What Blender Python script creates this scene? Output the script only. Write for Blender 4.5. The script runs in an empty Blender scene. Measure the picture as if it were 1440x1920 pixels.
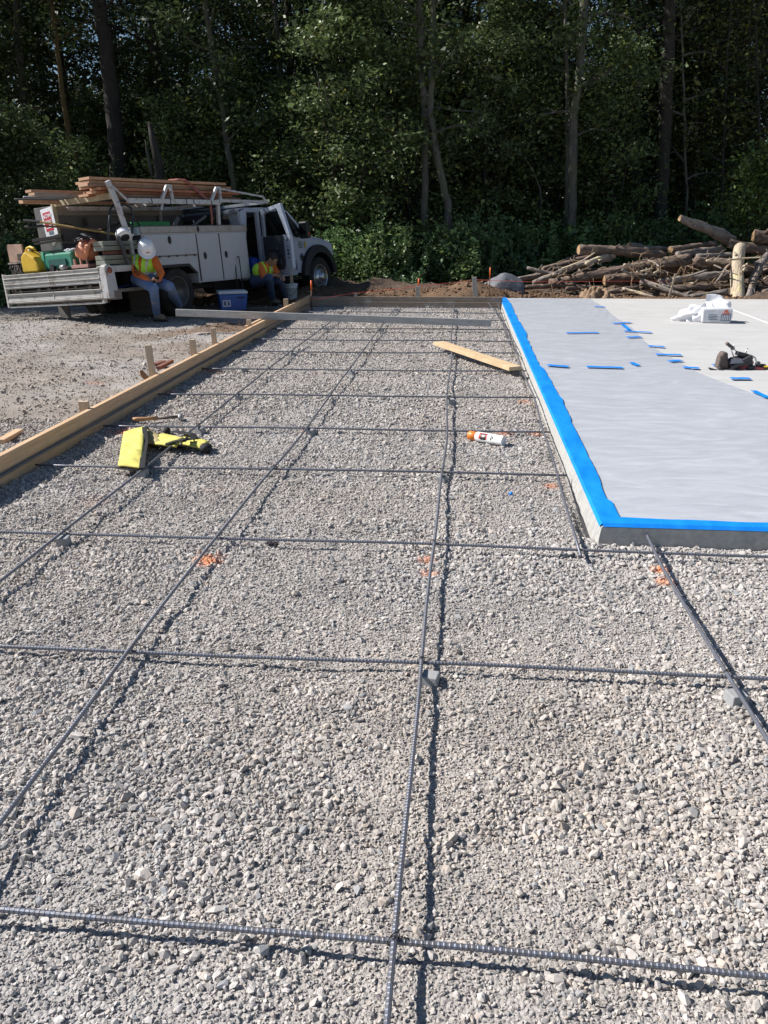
import bpy, bmesh, math, random
import numpy as np
from mathutils import Vector, Matrix, Quaternion
random.seed(7)
RNG = np.random.default_rng(11)
R = math.radians
S = bpy.context.scene
COL = S.collection
OFF = {}

# ---------------------------------------------------------------- camera
FPX, PITCH, YAW, ROLL, CH = 1540.0, R(19.70), R(5.36), R(-0.227), 1.52
_f = Vector((-math.sin(YAW)*math.cos(PITCH), math.cos(YAW)*math.cos(PITCH), -math.sin(PITCH)))
_r = Vector((math.cos(YAW), math.sin(YAW), 0))
_u = _r.cross(_f)
CR = _r*math.cos(ROLL) + _u*math.sin(ROLL)
CU = -_r*math.sin(ROLL) + _u*math.cos(ROLL)
CF = _f
CP = Vector((0, 0, CH))
def ray(u, v):
    return CF + CR*((u-720)/FPX) + CU*((960-v)/FPX)
def at(u, v, z=0.0):
    r = ray(u, v); t = (z-CH)/r.z
    return CP + r*t
def dp(u, v, d):
    return CP + ray(u, v)*d
def aty(u, v, y):
    r = ray(u, v); return CP + r*(y/r.y)
cd = bpy.data.cameras.new('camera'); cam = bpy.data.objects.new('camera', cd); COL.objects.link(cam)
cd.sensor_fit = 'VERTICAL'; cd.angle = 2*math.atan(960/FPX); cd.sensor_height = 24
cd.lens = 24*FPX/1920; cd.clip_start = .05; cd.clip_end = 600
m = Matrix((CR, CU, -CF)).transposed().to_4x4(); m.translation = CP
cam.matrix_world = m; S.camera = cam

# ---------------------------------------------------------------- light
SUN_EL, SUN_AZ = R(43), R(176.5)       # sun stands towards -x, a little beyond the cross bars
w = bpy.data.worlds.new('World'); S.world = w; w.use_nodes = True
nt = w.node_tree
sk = nt.nodes.new('ShaderNodeTexSky'); sk.sky_type = 'NISHITA'; sk.sun_disc = False
sk.sun_elevation = SUN_EL; sk.sun_rotation = R(90)-SUN_AZ
sk.air_density = 1.2; sk.dust_density = .15; sk.ozone_density = 3.0; sk.altitude = 1200
bg = nt.nodes['Background']; nt.links.new(sk.outputs[0], bg.inputs[0]); bg.inputs[1].default_value = .06
sd = bpy.data.lights.new('sun', 'SUN'); sun = bpy.data.objects.new('sun', sd); COL.objects.link(sun)
sd.energy = 5.0; sd.angle = R(.53); sd.color = (1, .965, .925)
sv = Vector((math.cos(SUN_AZ)*math.cos(SUN_EL), math.sin(SUN_AZ)*math.cos(SUN_EL), math.sin(SUN_EL)))
sun.rotation_euler = sv.to_track_quat('Z', 'Y').to_euler(); sun.location = (-20, 0, 30)
S.view_settings.view_transform = 'Standard'; S.view_settings.look = 'None'
S.view_settings.exposure = 0.56; S.view_settings.gamma = 1
S.cycles.max_bounces = 7; S.cycles.transparent_max_bounces = 10
S.cycles.diffuse_bounces = 3; S.cycles.glossy_bounces = 3; S.cycles.transmission_bounces = 4
S.cycles.caustics_reflective = False; S.cycles.caustics_refractive = False
S.cycles.use_denoising = True; S.cycles.sample_clamp_indirect = 3

# ---------------------------------------------------------------- materials
def rgb(c): return (c[0], c[1], c[2], 1)
def mat(name, col, rough=.6, metal=0, var=.25, scale=8, col2=None, bump=.0, bscale=60, spec=.5, trans=0, attr=None, stretch=None, dirt=None, dscale=3, dlo=.5, dhi=.75):
    M = bpy.data.materials.new(name); M.use_nodes = True
    n = M.node_tree.nodes; L = M.node_tree.links.new
    b = n['Principled BSDF']; tc = n.new('ShaderNodeTexCoord')
    src = tc.outputs['Object']
    if stretch:
        mp = n.new('ShaderNodeMapping'); mp.inputs['Scale'].default_value = stretch
        L(src, mp.inputs[0]); src = mp.outputs[0]
    nz = n.new('ShaderNodeTexNoise'); nz.inputs['Scale'].default_value = scale; nz.inputs['Detail'].default_value = 6
    nz.inputs['Roughness'].default_value = .65
    L(src, nz.inputs['Vector'])
    mx = n.new('ShaderNodeMix'); mx.data_type = 'RGBA'
    mr = n.new('ShaderNodeMapRange'); mr.inputs[1].default_value = .32; mr.inputs[2].default_value = .68
    L(nz.outputs[0], mr.inputs[0]); L(mr.outputs[0], mx.inputs[0])
    c2 = col2 if col2 else tuple(x*(1-var) for x in col)
    mx.inputs[6].default_value = rgb(col); mx.inputs[7].default_value = rgb(c2)
    out = mx.outputs[2]
    if attr:
        at_ = n.new('ShaderNodeAttribute'); at_.attribute_name = attr
        mm = n.new('ShaderNodeMix'); mm.data_type = 'RGBA'; mm.blend_type = 'MULTIPLY'; mm.inputs[0].default_value = 1
        L(out, mm.inputs[6]); L(at_.outputs['Color'], mm.inputs[7]); out = mm.outputs[2]
    if dirt:
        nd = n.new('ShaderNodeTexNoise'); nd.inputs['Scale'].default_value = dscale; nd.inputs['Detail'].default_value = 8
        nd.inputs['Roughness'].default_value = .7
        L(tc.outputs['Object'], nd.inputs['Vector'])
        rr = n.new('ShaderNodeMapRange'); rr.inputs[1].default_value = dlo; rr.inputs[2].default_value = dhi
        L(nd.outputs[0], rr.inputs[0])
        md = n.new('ShaderNodeMix'); md.data_type = 'RGBA'; L(rr.outputs[0], md.inputs[0]); L(out, md.inputs[6])
        md.inputs[7].default_value = rgb(dirt); out = md.outputs[2]
    L(out, b.inputs['Base Color'])
    b.inputs['Roughness'].default_value = rough; b.inputs['Metallic'].default_value = metal
    b.inputs['Specular IOR Level'].default_value = spec
    if bump:
        nb = n.new('ShaderNodeTexNoise'); nb.inputs['Scale'].default_value = bscale; nb.inputs['Detail'].default_value = 5
        L(src, nb.inputs['Vector'])
        bp = n.new('ShaderNodeBump'); bp.inputs['Strength'].default_value = 1; bp.inputs['Distance'].default_value = bump
        L(nb.outputs[0], bp.inputs['Height']); L(bp.outputs[0], b.inputs['Normal'])
    if trans:
        tr = n.new('ShaderNodeBsdfTranslucent'); L(out, tr.inputs[0])
        ms = n.new('ShaderNodeMixShader'); ms.inputs[0].default_value = trans
        L(b.outputs[0], ms.inputs[1]); L(tr.outputs[0], ms.inputs[2]); L(ms.outputs[0], n['Material Output'].inputs[0])
    return M

# ---------------------------------------------------------------- mesh helpers
class MB:
    def __init__(s): s.v = []; s.f = []; s.m = []; s.mi = 0
    def add(s, vs, fs):
        o = len(s.v); s.v += [tuple(v) for v in vs]
        s.f += [tuple(i+o for i in f) for f in fs]; s.m += [s.mi]*len(fs); return s
    def box(s, c, d, M=None, top=1.0):
        x, y, z = d[0]/2, d[1]/2, d[2]/2; vs = []
        for k in (-1, 1):
            t = top if k > 0 else 1
            for i, j in ((-1, -1), (1, -1), (1, 1), (-1, 1)):
                p = Vector((i*x*t, j*y*t, k*z))
                if M is not None: p = M @ p
                vs.append(p+Vector(c))
        return s.add(vs, [(3, 2, 1, 0), (4, 5, 6, 7), (0, 1, 5, 4), (1, 2, 6, 5), (2, 3, 7, 6), (3, 0, 4, 7)])
    def beam(s, a, b, w, h, up=(0, 0, 1)):
        a = Vector(a); b = Vector(b); d = (b-a); L = d.length; d.normalize()
        side = d.cross(Vector(up)).normalized(); u = side.cross(d)
        return s.box((a+b)/2, (L, w, h), Matrix((d, side, u)).transposed())
    def tube(s, pts, r, n=8, caps=True, squash=None):
        pts = [Vector(p) for p in pts]; N = len(pts)
        rs = r if isinstance(r, (list, tuple)) else [r]*N
        t0 = (pts[1]-pts[0]).normalized()
        ref = Vector((0, 0, 1)) if abs(t0.z) < .9 else Vector((1, 0, 0))
        nv = t0.cross(ref).normalized(); vs = []; fs = []
        for i, p in enumerate(pts):
            t = (pts[min(i+1, N-1)]-pts[max(i-1, 0)])
            t = t.normalized() if t.length > 1e-9 else t0
            nv = (nv - t*nv.dot(t)).normalized(); bv = t.cross(nv)
            for k in range(n):
                a = 2*math.pi*k/n
                e = nv*math.cos(a)+bv*math.sin(a)
                vs.append(p+e*rs[i])
        for i in range(N-1):
            for k in range(n):
                k2 = (k+1) % n
                fs.append((i*n+k, i*n+k2, (i+1)*n+k2, (i+1)*n+k))
        if caps: fs.append(tuple(range(n-1, -1, -1))); fs.append(tuple((N-1)*n+k for k in range(n)))
        return s.add(vs, fs)
    def prism(s, poly, o, U, V, W):
        o = Vector(o); U = Vector(U); V = Vector(V); W = Vector(W); n = len(poly)
        vs = [o+U*a+V*b for a, b in poly]+[o+U*a+V*b+W for a, b in poly]
        fs = [tuple(range(n-1, -1, -1)), tuple(range(n, 2*n))]+[(i, (i+1) % n, n+(i+1) % n, n+i) for i in range(n)]
        return s.add(vs, fs)
    def lathe(s, prof, n=24, M=None):
        vs = []; fs = []
        for r_, z in prof:
            for k in range(n):
                a = 2*math.pi*k/n; p = Vector((r_*math.cos(a), r_*math.sin(a), z)); vs.append(M @ p if M is not None else p)
        for i in range(len(prof)-1):
            for k in range(n):
                k2 = (k+1) % n; fs.append((i*n+k, i*n+k2, (i+1)*n+k2, (i+1)*n+k))
        if prof[0][0] > 1e-4: fs.append(tuple(range(n-1, -1, -1)))
        if prof[-1][0] > 1e-4: fs.append(tuple((len(prof)-1)*n+k for k in range(n)))
        return s.add(vs, fs)
    def ball(s, c, r, n=12, M=None):
        rr = r if isinstance(r, (tuple, list)) else (r, r, r)
        prof = [(math.sin(math.pi*i/8), -math.cos(math.pi*i/8)) for i in range(9)]
        prof[0] = (1e-5, -1); prof[-1] = (1e-5, 1)
        D = Matrix.Diagonal((rr[0], rr[1], rr[2])).to_4x4()
        T = Matrix.Translation(Vector(c)) @ (M.to_4x4() if M is not None else Matrix.Identity(4)) @ D
        return s.lathe(prof, n, T)
    def sheet(s, fn, nu, nv):
        vs = [fn(i/nu, j/nv) for i in range(nu+1) for j in range(nv+1)]
        fs = [(i*(nv+1)+j, (i+1)*(nv+1)+j, (i+1)*(nv+1)+j+1, i*(nv+1)+j+1) for i in range(nu) for j in range(nv)]
        return s.add(vs, fs)
    def build(s, name, mats, parent=None, smooth=False, bevel=0, label=None, cat=None, group=None, kind=None, recenter=True, solid=0):
        off = Vector((0, 0, 0))
        if parent is not None: off = OFF.get(parent.name, off)
        elif recenter:
            V = np.array([tuple(v) for v in s.v]); a = V.min(0); b = V.max(0)
            off = Vector(((a[0]+b[0])/2, (a[1]+b[1])/2, a[2]))
        me = bpy.data.meshes.new(name)
        me.from_pydata([tuple(Vector(v)-off) for v in s.v], [], s.f)
        for m_ in (mats if isinstance(mats, (list, tuple)) else [mats]): me.materials.append(m_)
        me.polygons.foreach_set('material_index', s.m)
        if smooth: me.polygons.foreach_set('use_smooth', [True]*len(s.f))
        me.update()
        o = bpy.data.objects.new(name, me); COL.objects.link(o)
        bmm = bmesh.new(); bmm.from_mesh(me); bmesh.ops.recalc_face_normals(bmm, faces=bmm.faces); bmm.to_mesh(me); bmm.free()
        if parent is not None: o.parent = parent
        else: o.location = off
        OFF[o.name] = off
        if solid:
            md = o.modifiers.new('solid', 'SOLIDIFY'); md.thickness = solid; md.offset = 0
        if bevel:
            md = o.modifiers.new('bevel', 'BEVEL'); md.width = bevel; md.segments = 2; md.limit_method = 'ANGLE'; md.angle_limit = R(50)
            md.harden_normals = False
        if label: o['label'] = label
        if cat: o['category'] = cat
        if group: o['group'] = group
        if kind: o['kind'] = kind
        return o
def thing(name, loc, label, cat, group=None, M=None):
    o = bpy.data.objects.new(name, None); COL.objects.link(o); o.empty_display_size = .1
    if M is not None: o.matrix_world = M; OFF[o.name] = Vector((0, 0, 0))
    else: o.location = loc; OFF[o.name] = Vector(loc)
    o['label'] = label; o['category'] = cat
    if group: o['group'] = group
    return o
def copy_tree(o, parent=None):
    c = o.copy(); COL.objects.link(c); c.parent = parent
    for ch in list(o.children): copy_tree(ch, c)
    return c
def text(name, body, size, M, m, parent, ext=.001, bold=0):
    cu = bpy.data.curves.new(name, 'FONT'); cu.body = body; cu.size = size; cu.extrude = ext; cu.offset = bold
    cu.align_x = 'CENTER'; cu.align_y = 'CENTER'
    tmp = bpy.data.objects.new('tmp', cu); COL.objects.link(tmp)
    me = bpy.data.meshes.new_from_object(tmp.evaluated_get(bpy.context.evaluated_depsgraph_get()))
    bpy.data.objects.remove(tmp); bpy.data.curves.remove(cu)
    off = OFF.get(parent.name, Vector()) if parent else Vector()
    me.transform(Matrix.Translation(-off) @ M); me.materials.clear(); me.materials.append(m)
    o = bpy.data.objects.new(name, me); COL.objects.link(o); o.parent = parent; OFF[o.name] = off
    return o
def frameM(o, X, Y):
    X = Vector(X).normalized(); Z = X.cross(Vector(Y)).normalized(); Y = Z.cross(X)
    M = Matrix((X, Y, Z)).transposed().to_4x4(); M.translation = Vector(o); return M

# numpy value noise
class VN:
    def __init__(s, seed): s.t = np.random.default_rng(seed).random((256, 256))
    def __call__(s, x, y):
        xi = np.floor(x).astype(int); yi = np.floor(y).astype(int); fx = x-xi; fy = y-yi
        fx = fx*fx*(3-2*fx); fy = fy*fy*(3-2*fy)
        a = s.t[xi & 255, yi & 255]; b = s.t[(xi+1) & 255, yi & 255]; c = s.t[xi & 255, (yi+1) & 255]; d = s.t[(xi+1) & 255, (yi+1) & 255]
        return (a*(1-fx)+b*fx)*(1-fy)+(c*(1-fx)+d*fx)*fy
N1, N2, N3, N4 = VN(1), VN(2), VN(3), VN(4)
def fbm(n, x, y, o=4):
    t = 0; a = .5
    for k in range(o): t = t+a*n(x*2**k+k*17.3, y*2**k+k*9.1); a *= .5
    return t
def smooth(a, b, x):
    t = np.clip((x-a)/(b-a), 0, 1); return t*t*(3-2*t)
def fast_mesh(name, V, F, mats, col=None, mi=None, smooth_=False):
    """V (n,3), F (m,k) -> mesh"""
    me = bpy.data.meshes.new(name); k = F.shape[1]
    me.vertices.add(len(V)); me.vertices.foreach_set('co', V.astype(np.float32).ravel())
    me.loops.add(F.size); me.loops.foreach_set('vertex_index', F.astype(np.int32).ravel())
    me.polygons.add(len(F)); me.polygons.foreach_set('loop_start', np.arange(0, F.size, k, dtype=np.int32))
    me.polygons.foreach_set('loop_total', np.full(len(F), k, dtype=np.int32))
    if smooth_: me.polygons.foreach_set('use_smooth', np.ones(len(F), dtype=bool))
    else: me.polygons.foreach_set('use_smooth', np.zeros(len(F), dtype=bool))
    for m_ in mats: me.materials.append(m_)
    if mi is not None: me.polygons.foreach_set('material_index', mi.astype(np.int32))
    if col is not None:
        ca = me.color_attributes.new('Col', 'FLOAT_COLOR', 'POINT')
        c4 = np.ones((len(V), 4), np.float32); c4[:, :3] = col; ca.data.foreach_set('color', c4.ravel())
    me.update(calc_edges=True); return me
# ================================================================ GROUND
def padmask(x, y): return (x > -2.74) & (x < .69) & (y < 15.1) | (y < 3.83) & (x > -2.74)
MARKS = [(at(390, 1053), .085, 1.0), (at(803, 1050), .05, .8), (at(805, 1075), .045, .8), (at(1240, 1070), .05, 1), (at(1248, 1095), .055, 1),
         (at(230, 812), .13, .75), (at(395, 697), .13, .8), (at(945, 816), .09, .55), (at(1005, 817), .07, .6), (at(1033, 911), .06, .7),
         (at(985, 752), .09, .55), (at(577, 810), .06, .5), (at(470, 604), .25, .35), (at(315, 737), .1, .35), (at(175, 715), .12, .3), (at(590, 700), .1, .15),
         (at(175, 940), .12, .12), (at(400, 920), .1, .1), (at(570, 582), .2, .4)]
def hgt(x, y):
    pad = (fbm(N1, x*1.3, y*1.3)-.47)*.034 + (fbm(N2, x*5, y*5, 3)-.44)*.026 + (fbm(N4, x*16, y*16, 2)-.37)*.014
    yard = (fbm(N3, x*.8, y*.8)-.45)*.09 + (fbm(N2, x*4, y*4, 3)-.44)*.03
    # ruts running away to the left
    t = (x*.55+y*.83)
    t = x*.30+y*.95+.5*(fbm(N1, x*.5, y*.5)-.5)
    yard = yard - .12*np.exp(-(((t % 1.15)-.57)/.06)**2)*smooth(.35, .6, fbm(N4, x*.9, y*2.2))*(y > 5) - .045*np.exp(-(((t % .41)-.2)/.045)**2)*smooth(.45, .6, fbm(N2, x*1.3, y*3))*(y > 5)
    yard = yard - .015
    inpad = smooth(-2.85, -2.73, x)
    h = pad*inpad + yard*(1-inpad)
    far = smooth(15.25, 16.3, y)*smooth(-7.0, -3.2, x)
    berm = .20*np.exp(-((y-16.8)/.8)**2)*(.35+1.2*fbm(N2, x*1.1, y*.5)) + .10*(fbm(N3, x*4, y*4, 4)-.4)
    berm = berm + .20*np.exp(-((x-.15)/.5)**2-((y-16.5)/.5)**2)
    h = h*(1-far) + far*berm
    # low rough ground under the log pile and the forest floor
    h = h*(1-.75*smooth(.8, 1.6, x)*(y > 15)) + smooth(19.5, 30, y)*(.25+.5*(fbm(N1, x*.4, y*.4)-.4))
    under = (x > .62)*(y > 3.9)*(y < 15.95)
    return np.where(under, np.minimum(h, -.01)-.02, h)
xs = np.concatenate([np.linspace(-160, -20, 24)[:-1], np.linspace(-20, -9, 45)[:-1], np.linspace(-9, -3.2, 150)[:-1], np.linspace(-3.2, 2.6, 400)[:-1],
                     np.linspace(2.6, 10, 110)[:-1], np.linspace(10, 160, 40)])
ys = np.concatenate([np.linspace(-60, -2, 12)[:-1], np.linspace(-2, .6, 30)[:-1], np.linspace(.6, 6, 420)[:-1], np.linspace(6, 20, 420)[:-1],
                     np.linspace(20, 40, 70)[:-1], np.linspace(40, 300, 30)])
X, Y = np.meshgrid(xs, ys, indexing='ij'); H = hgt(X, Y)
V = np.stack([X, Y, H], -1).reshape(-1, 3); nx, ny = len(xs), len(ys)
I = (np.arange(nx-1)[:, None]*ny+np.arange(ny-1)[None]).ravel()
F = np.stack([I, I+ny, I+ny+1, I+1], -1)
def gcol(x, y, soil_gain=1.0):
    g = np.array([.455, .42, .388]); soil = np.array([.21, .135, .085]); dark = np.array([.05, .038, .025]); tan = np.array([.385, .335, .29])
    n = fbm(N4, x*.9, y*.9); n2 = fbm(N1, x*3, y*3)
    c = np.ones(x.shape+(3,))*g
    n3 = fbm(N3, x*9+3, y*11); c = c*(.80+.28*n2[..., None]+.20*n3[..., None]); c = c*(1+(n[..., None]-.45)*np.array([.07, 0, -.09]))
    ys_ = smooth(-2.7, -2.9, x)*(y < 16)
    k = ys_*(.35+.65*smooth(.36, .55, n))
    c = c*(1-k[..., None])+tan*(.8+.4*n2[..., None])*k[..., None]
    k = smooth(15.1, 15.5, y)*soil_gain
    k = np.maximum(k, smooth(-5.4, -3.6, x)*smooth(-2.75, -2.95, x)*smooth(9.5, 12, y)*smooth(.40, .5, n)*.8)
    c = c*(1-k[..., None])+soil*(.55+.9*n2[..., None])*k[..., None]
    k = smooth(17.2, 20, y)
    c = c*(1-k[..., None])+dark*k[..., None]
    for p, r_, s in MARKS:
        d = np.sqrt((x-p.x)**2+((y-p.y))**2)/r_ + (fbm(N2, x*40, y*40, 2)-.4)*1.1
        k = np.clip(1.1-d, 0, 1)*s*.8
        c = c*(1-k[..., None])+np.array([.85, .28, .09])*k[..., None]
    return c
GM = mat('gravel_ground', (.98, .98, .98), .95, var=.34, scale=70, attr='Col', bump=.006, bscale=140, spec=.15)
# small crushed fines in the ground's own bump
n = GM.node_tree.nodes; L = GM.node_tree.links.new
vo = n.new('ShaderNodeTexVoronoi'); vo.inputs['Scale'].default_value = 95
L(n['Texture Coordinate'].outputs['Object'], vo.inputs['Vector'])
bp2 = n.new('ShaderNodeBump'); bp2.inputs['Distance'].default_value = .006; bp2.invert = True
L(vo.outputs['Distance'], bp2.inputs['Height'])
b0 = [q for q in n if q.type == 'BUMP' and q != bp2][0]; L(b0.outputs[0], bp2.inputs['Normal']); L(bp2.outputs[0], n['Principled BSDF'].inputs['Normal'])
me = fast_mesh('ground', V, F, [GM], col=gcol(X, Y).reshape(-1, 3), smooth_=True)
go = bpy.data.objects.new('ground', me); COL.objects.link(go); go['kind'] = 'structure'

# ---------------------------------------------------------------- loose stones (nobody could count them)
ph = (1+5**.5)/2
ICO = np.array([(-1, ph, 0), (1, ph, 0), (-1, -ph, 0), (1, -ph, 0), (0, -1, ph), (0, 1, ph), (0, -1, -ph), (0, 1, -ph), (ph, 0, -1), (ph, 0, 1), (-ph, 0, -1), (-ph, 0, 1)])/1.9
ICF = np.array([(0, 11, 5), (0, 5, 1), (0, 1, 7), (0, 7, 10), (0, 10, 11), (1, 5, 9), (5, 11, 4), (11, 10, 2), (10, 7, 6), (7, 1, 8), (3, 9, 4), (3, 4, 2), (3, 2, 6), (3, 6, 8), (3, 8, 9), (4, 9, 5), (2, 4, 11), (6, 2, 10), (8, 6, 7), (9, 8, 1)])
CUB = np.array([(i, j, k) for k in (-1, 1) for i, j in ((-1, -1), (1, -1), (1, 1), (-1, 1))])*.62
CUF = np.array([(3, 2, 1), (3, 1, 0), (4, 5, 6), (4, 6, 7), (0, 1, 5), (0, 5, 4), (1, 2, 6), (1, 6, 5), (2, 3, 7), (2, 7, 6), (3, 0, 4), (3, 4, 7)])
def stones(xy, rad, base, faces, tint, jit=.26, sink=.05):
    n = len(xy); k = len(base)
    v = base[None]*(1+RNG.uniform(-jit, jit, (n, k, 1)))+RNG.uniform(-.21, .21, (n, k, 3))
    sc = np.stack([RNG.uniform(.85, 1.45, n), RNG.uniform(.65, 1.0, n), RNG.uniform(.42, .8, n)], -1)
    v = v*sc[:, None, :]*rad[:, None, None]
    q = RNG.normal(size=(n, 4)); q[:, 1:3] *= .35; q /= np.linalg.norm(q, axis=1)[:, None]
    w_, x_, y_, z_ = q.T
    Rm = np.stack([1-2*(y_*y_+z_*z_), 2*(x_*y_-z_*w_), 2*(x_*z_+y_*w_), 2*(x_*y_+z_*w_), 1-2*(x_*x_+z_*z_), 2*(y_*z_-x_*w_), 2*(x_*z_-y_*w_), 2*(y_*z_+x_*w_), 1-2*(x_*x_+y_*y_)], -1).reshape(n, 3, 3)
    v = np.einsum('nij,nkj->nki', Rm, v)
    z = hgt(xy[:, 0], xy[:, 1])+rad*(.55-sink)*RNG.uniform(.3, 1.2, n)
    v += np.stack([xy[:, 0], xy[:, 1], z], -1)[:, None]
    F_ = (faces[None]+np.arange(n)[:, None, None]*k).reshape(-1, 3)
    return v.reshape(-1, 3), F_, np.repeat(tint, k, 0)
def tints(x, y):
    n = len(x)
    b = gcol(x, y)*1.05
    v = RNG.normal(.985, .11, n)[:, None]
    c = b*np.clip(v, .45, 1.6)
    g = RNG.random(n)
    c[g < .07] *= np.array([.68, .74, .80]); c[g > .985] = c[g > .985]*np.array([.5, .5, .55])
    c[(g > .8) & (g < .9)] *= np.array([1.06, 1.0, .94]); c[(g > .9) & (g < .95)] *= 1.12
    return np.clip(c, .03, .75)
def scatter(x0, x1, y0, y1, dens, keep=None, marg=1.25):
    n = int((x1-x0)*(y1-y0)*dens); x = RNG.uniform(x0, x1, n); y = RNG.uniform(y0, y1, n)
    # view wedge with a wide margin
    c = x+.094*y; k = (np.abs(c) < .50*y+marg)
    k &= ~((x > .67) & (y > 3.81) & (y < 15.97)) & ~((x > -2.77) & (x < -2.71))
    if keep is not None: k &= keep(x, y)
    return np.stack([x[k], y[k]], -1)
def coarse(x, y):
    n = fbm(N3, x*1.5+5, y*2.1)*.65+fbm(N1, x*4.5, y*6)*.35; return RNG.random(len(x)) < (.15+.95*smooth(.42, .55, n))
SM = mat('stone', (1, 1, 1), .9, var=.16, scale=160, attr='Col', bump=.0012, bscale=400, spec=.2)
VV = []; FF = []; CC = []; nn = 0
def put(xy, med, sig, lo, hi, base, faces, **kw):
    global nn
    r_ = np.clip(np.exp(RNG.normal(math.log(med), sig, len(xy))), lo, hi)
    # leave room under the rebar chairs and boards is not needed; keep stones out of the form face
    v, f, c = stones(xy, r_, base, faces, tints(xy[:, 0], xy[:, 1]), **kw)
    VV.append(v); FF.append(f+nn); CC.append(c); nn += len(v)
put(scatter(-3, 3, .7, 3.4, 10000, coarse), .0066, .34, .004, .018, ICO, ICF)
put(scatter(-3, 3, .7, 3.4, 13000), .0034, .35, .0018, .0075, CUB, CUF, sink=0)
put(scatter(2.3, 6, .7, 3.82, 4200, lambda x, y: (x+.094*y > .5*y+1.25) | (x > 3), marg=4.5), .0082, .33, .0045, .018, CUB, CUF)
put(scatter(-6, -2.3, .7, 3.6, 3000, lambda x, y: (x+.094*y < -.5*y-1.25) | (x < -3), marg=4), .0082, .33, .0045, .018, CUB, CUF)
put(scatter(-5, 4.2, 3.4, 6.2, 5600, coarse), .0078, .33, .0045, .019, ICO, ICF)
put(scatter(-5, 4.2, 3.4, 6.2, 7000), .0045, .30, .0025, .008, CUB, CUF, sink=0)
put(scatter(-2.7, .68, 6.2, 15.1, 2000, coarse), .0105, .28, .006, .02, CUB, CUF)
put(scatter(-2.7, .68, 6.2, 15.1, 1700), .0065, .28, .004, .01, CUB, CUF, sink=0)
put(scatter(-9.5, -2.77, 3.5, 15, 230, coarse), .010, .4, .006, .026, CUB, CUF)
put(scatter(-9.5, -2.77, 3.5, 15, 420), .006, .3, .004, .012, CUB, CUF, sink=0)
put(scatter(-9, 9, 15.2, 18.5, 150), .014, .5, .008, .045, ICO, ICF)
put(scatter(-2.9, -2.68, 1.5, 15, 600), .011, .3, .006, .02, ICO, ICF)
me = fast_mesh('gravel', np.concatenate(VV), np.concatenate(FF), [SM], col=np.concatenate(CC))
gs = bpy.data.objects.new('gravel', me); COL.objects.link(gs); gs['kind'] = 'stuff'; gs['label'] = 'crushed grey and tan gravel spread over the pad and yard'; gs['category'] = 'gravel'
print('stones verts', nn, 'tris', sum(len(f) for f in FF))
del VV, FF, CC, V, F

# ---------------------------------------------------------------- slab, tape, film
CONC = mat('concrete', (.53, .52, .50), .78, var=.13, scale=2.2, bump=.0012, bscale=45, stretch=(.5, 1.6, 1), dirt=(.42, .415, .40), dscale=1.3, dlo=.45, dhi=.8)
CONC_E = mat('rough_concrete', (.50, .49, .46), .9, var=.25, scale=30, bump=.004, bscale=60)
def slab_edge(x0, y0, x1, y1, nrm, z0, z1):   # rough formed face
    pass
SX, SY0, SY1, SZ = .70, 3.83, 15.95, .10
b = MB()
def seg(n, a, c): return [a+(c-a)*i/n for i in range(n+1)]
# top with a slightly nibbled arris, sides rough
ex = seg(240, SY0, SY1); vs = []
def jj(a): return (random.random()-.5)*a
lx = [SX+jj(.006) for _ in ex]; lx[0] = SX+.008
rings = []
for i, y in enumerate(ex): rings.append([(lx[i]-.012+jj(.006), y, -.06), (lx[i]-.006+jj(.008), y, .03+jj(.02)), (lx[i]-.001, y, SZ-.007+jj(.003)), (lx[i]+.006+abs(jj(.006)), y, SZ)])
b.mi = 1
for i in range(len(ex)-1):
    for k in range(3): b.add([rings[i][k], rings[i][k+1], rings[i+1][k+1], rings[i+1][k]], [(3, 2, 1, 0)])
fx = seg(200, SX, 14.0); fr = []
for i, x in enumerate(fx):
    if i == 0: fr.append(rings[0]); continue
    fr.append([(x, SY0-.006+jj(.004), -.06), (x, SY0-.003+jj(.005), .03+jj(.01)), (x, SY0-.001, SZ-.006), (x, SY0+.006+abs(jj(.003)), SZ)])
for i in range(len(fx)-1):
    for k in range(3): b.add([fr[i][k], fr[i][k+1], fr[i+1][k+1], fr[i+1][k]], [(0, 1, 2, 3)])
b.mi = 0
top = [r_[3] for r_ in rings]; fro = [r_[3] for r_ in fr]
poly = fro + [(14, SY1, SZ)] + [top[i] for i in range(len(top)-1, 0, -1)]
b.add(poly, [tuple(range(len(poly)))])
b.mi = 1
b.add([(14, SY1, SZ), (14, SY1, -.06), (top[-1][0], SY1, -.06), top[-1]], [(0, 1, 2, 3)])
b.add([fro[-1], (14, SY0, -.06), (14, SY1, -.06), (14, SY1, SZ)], [(0, 1, 2, 3)])
n = CONC.node_tree.nodes; L = CONC.node_tree.links.new; pbc = n['Principled BSDF']; src_ = pbc.inputs['Base Color'].links[0].from_socket
tcc = n['Texture Coordinate']
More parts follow.
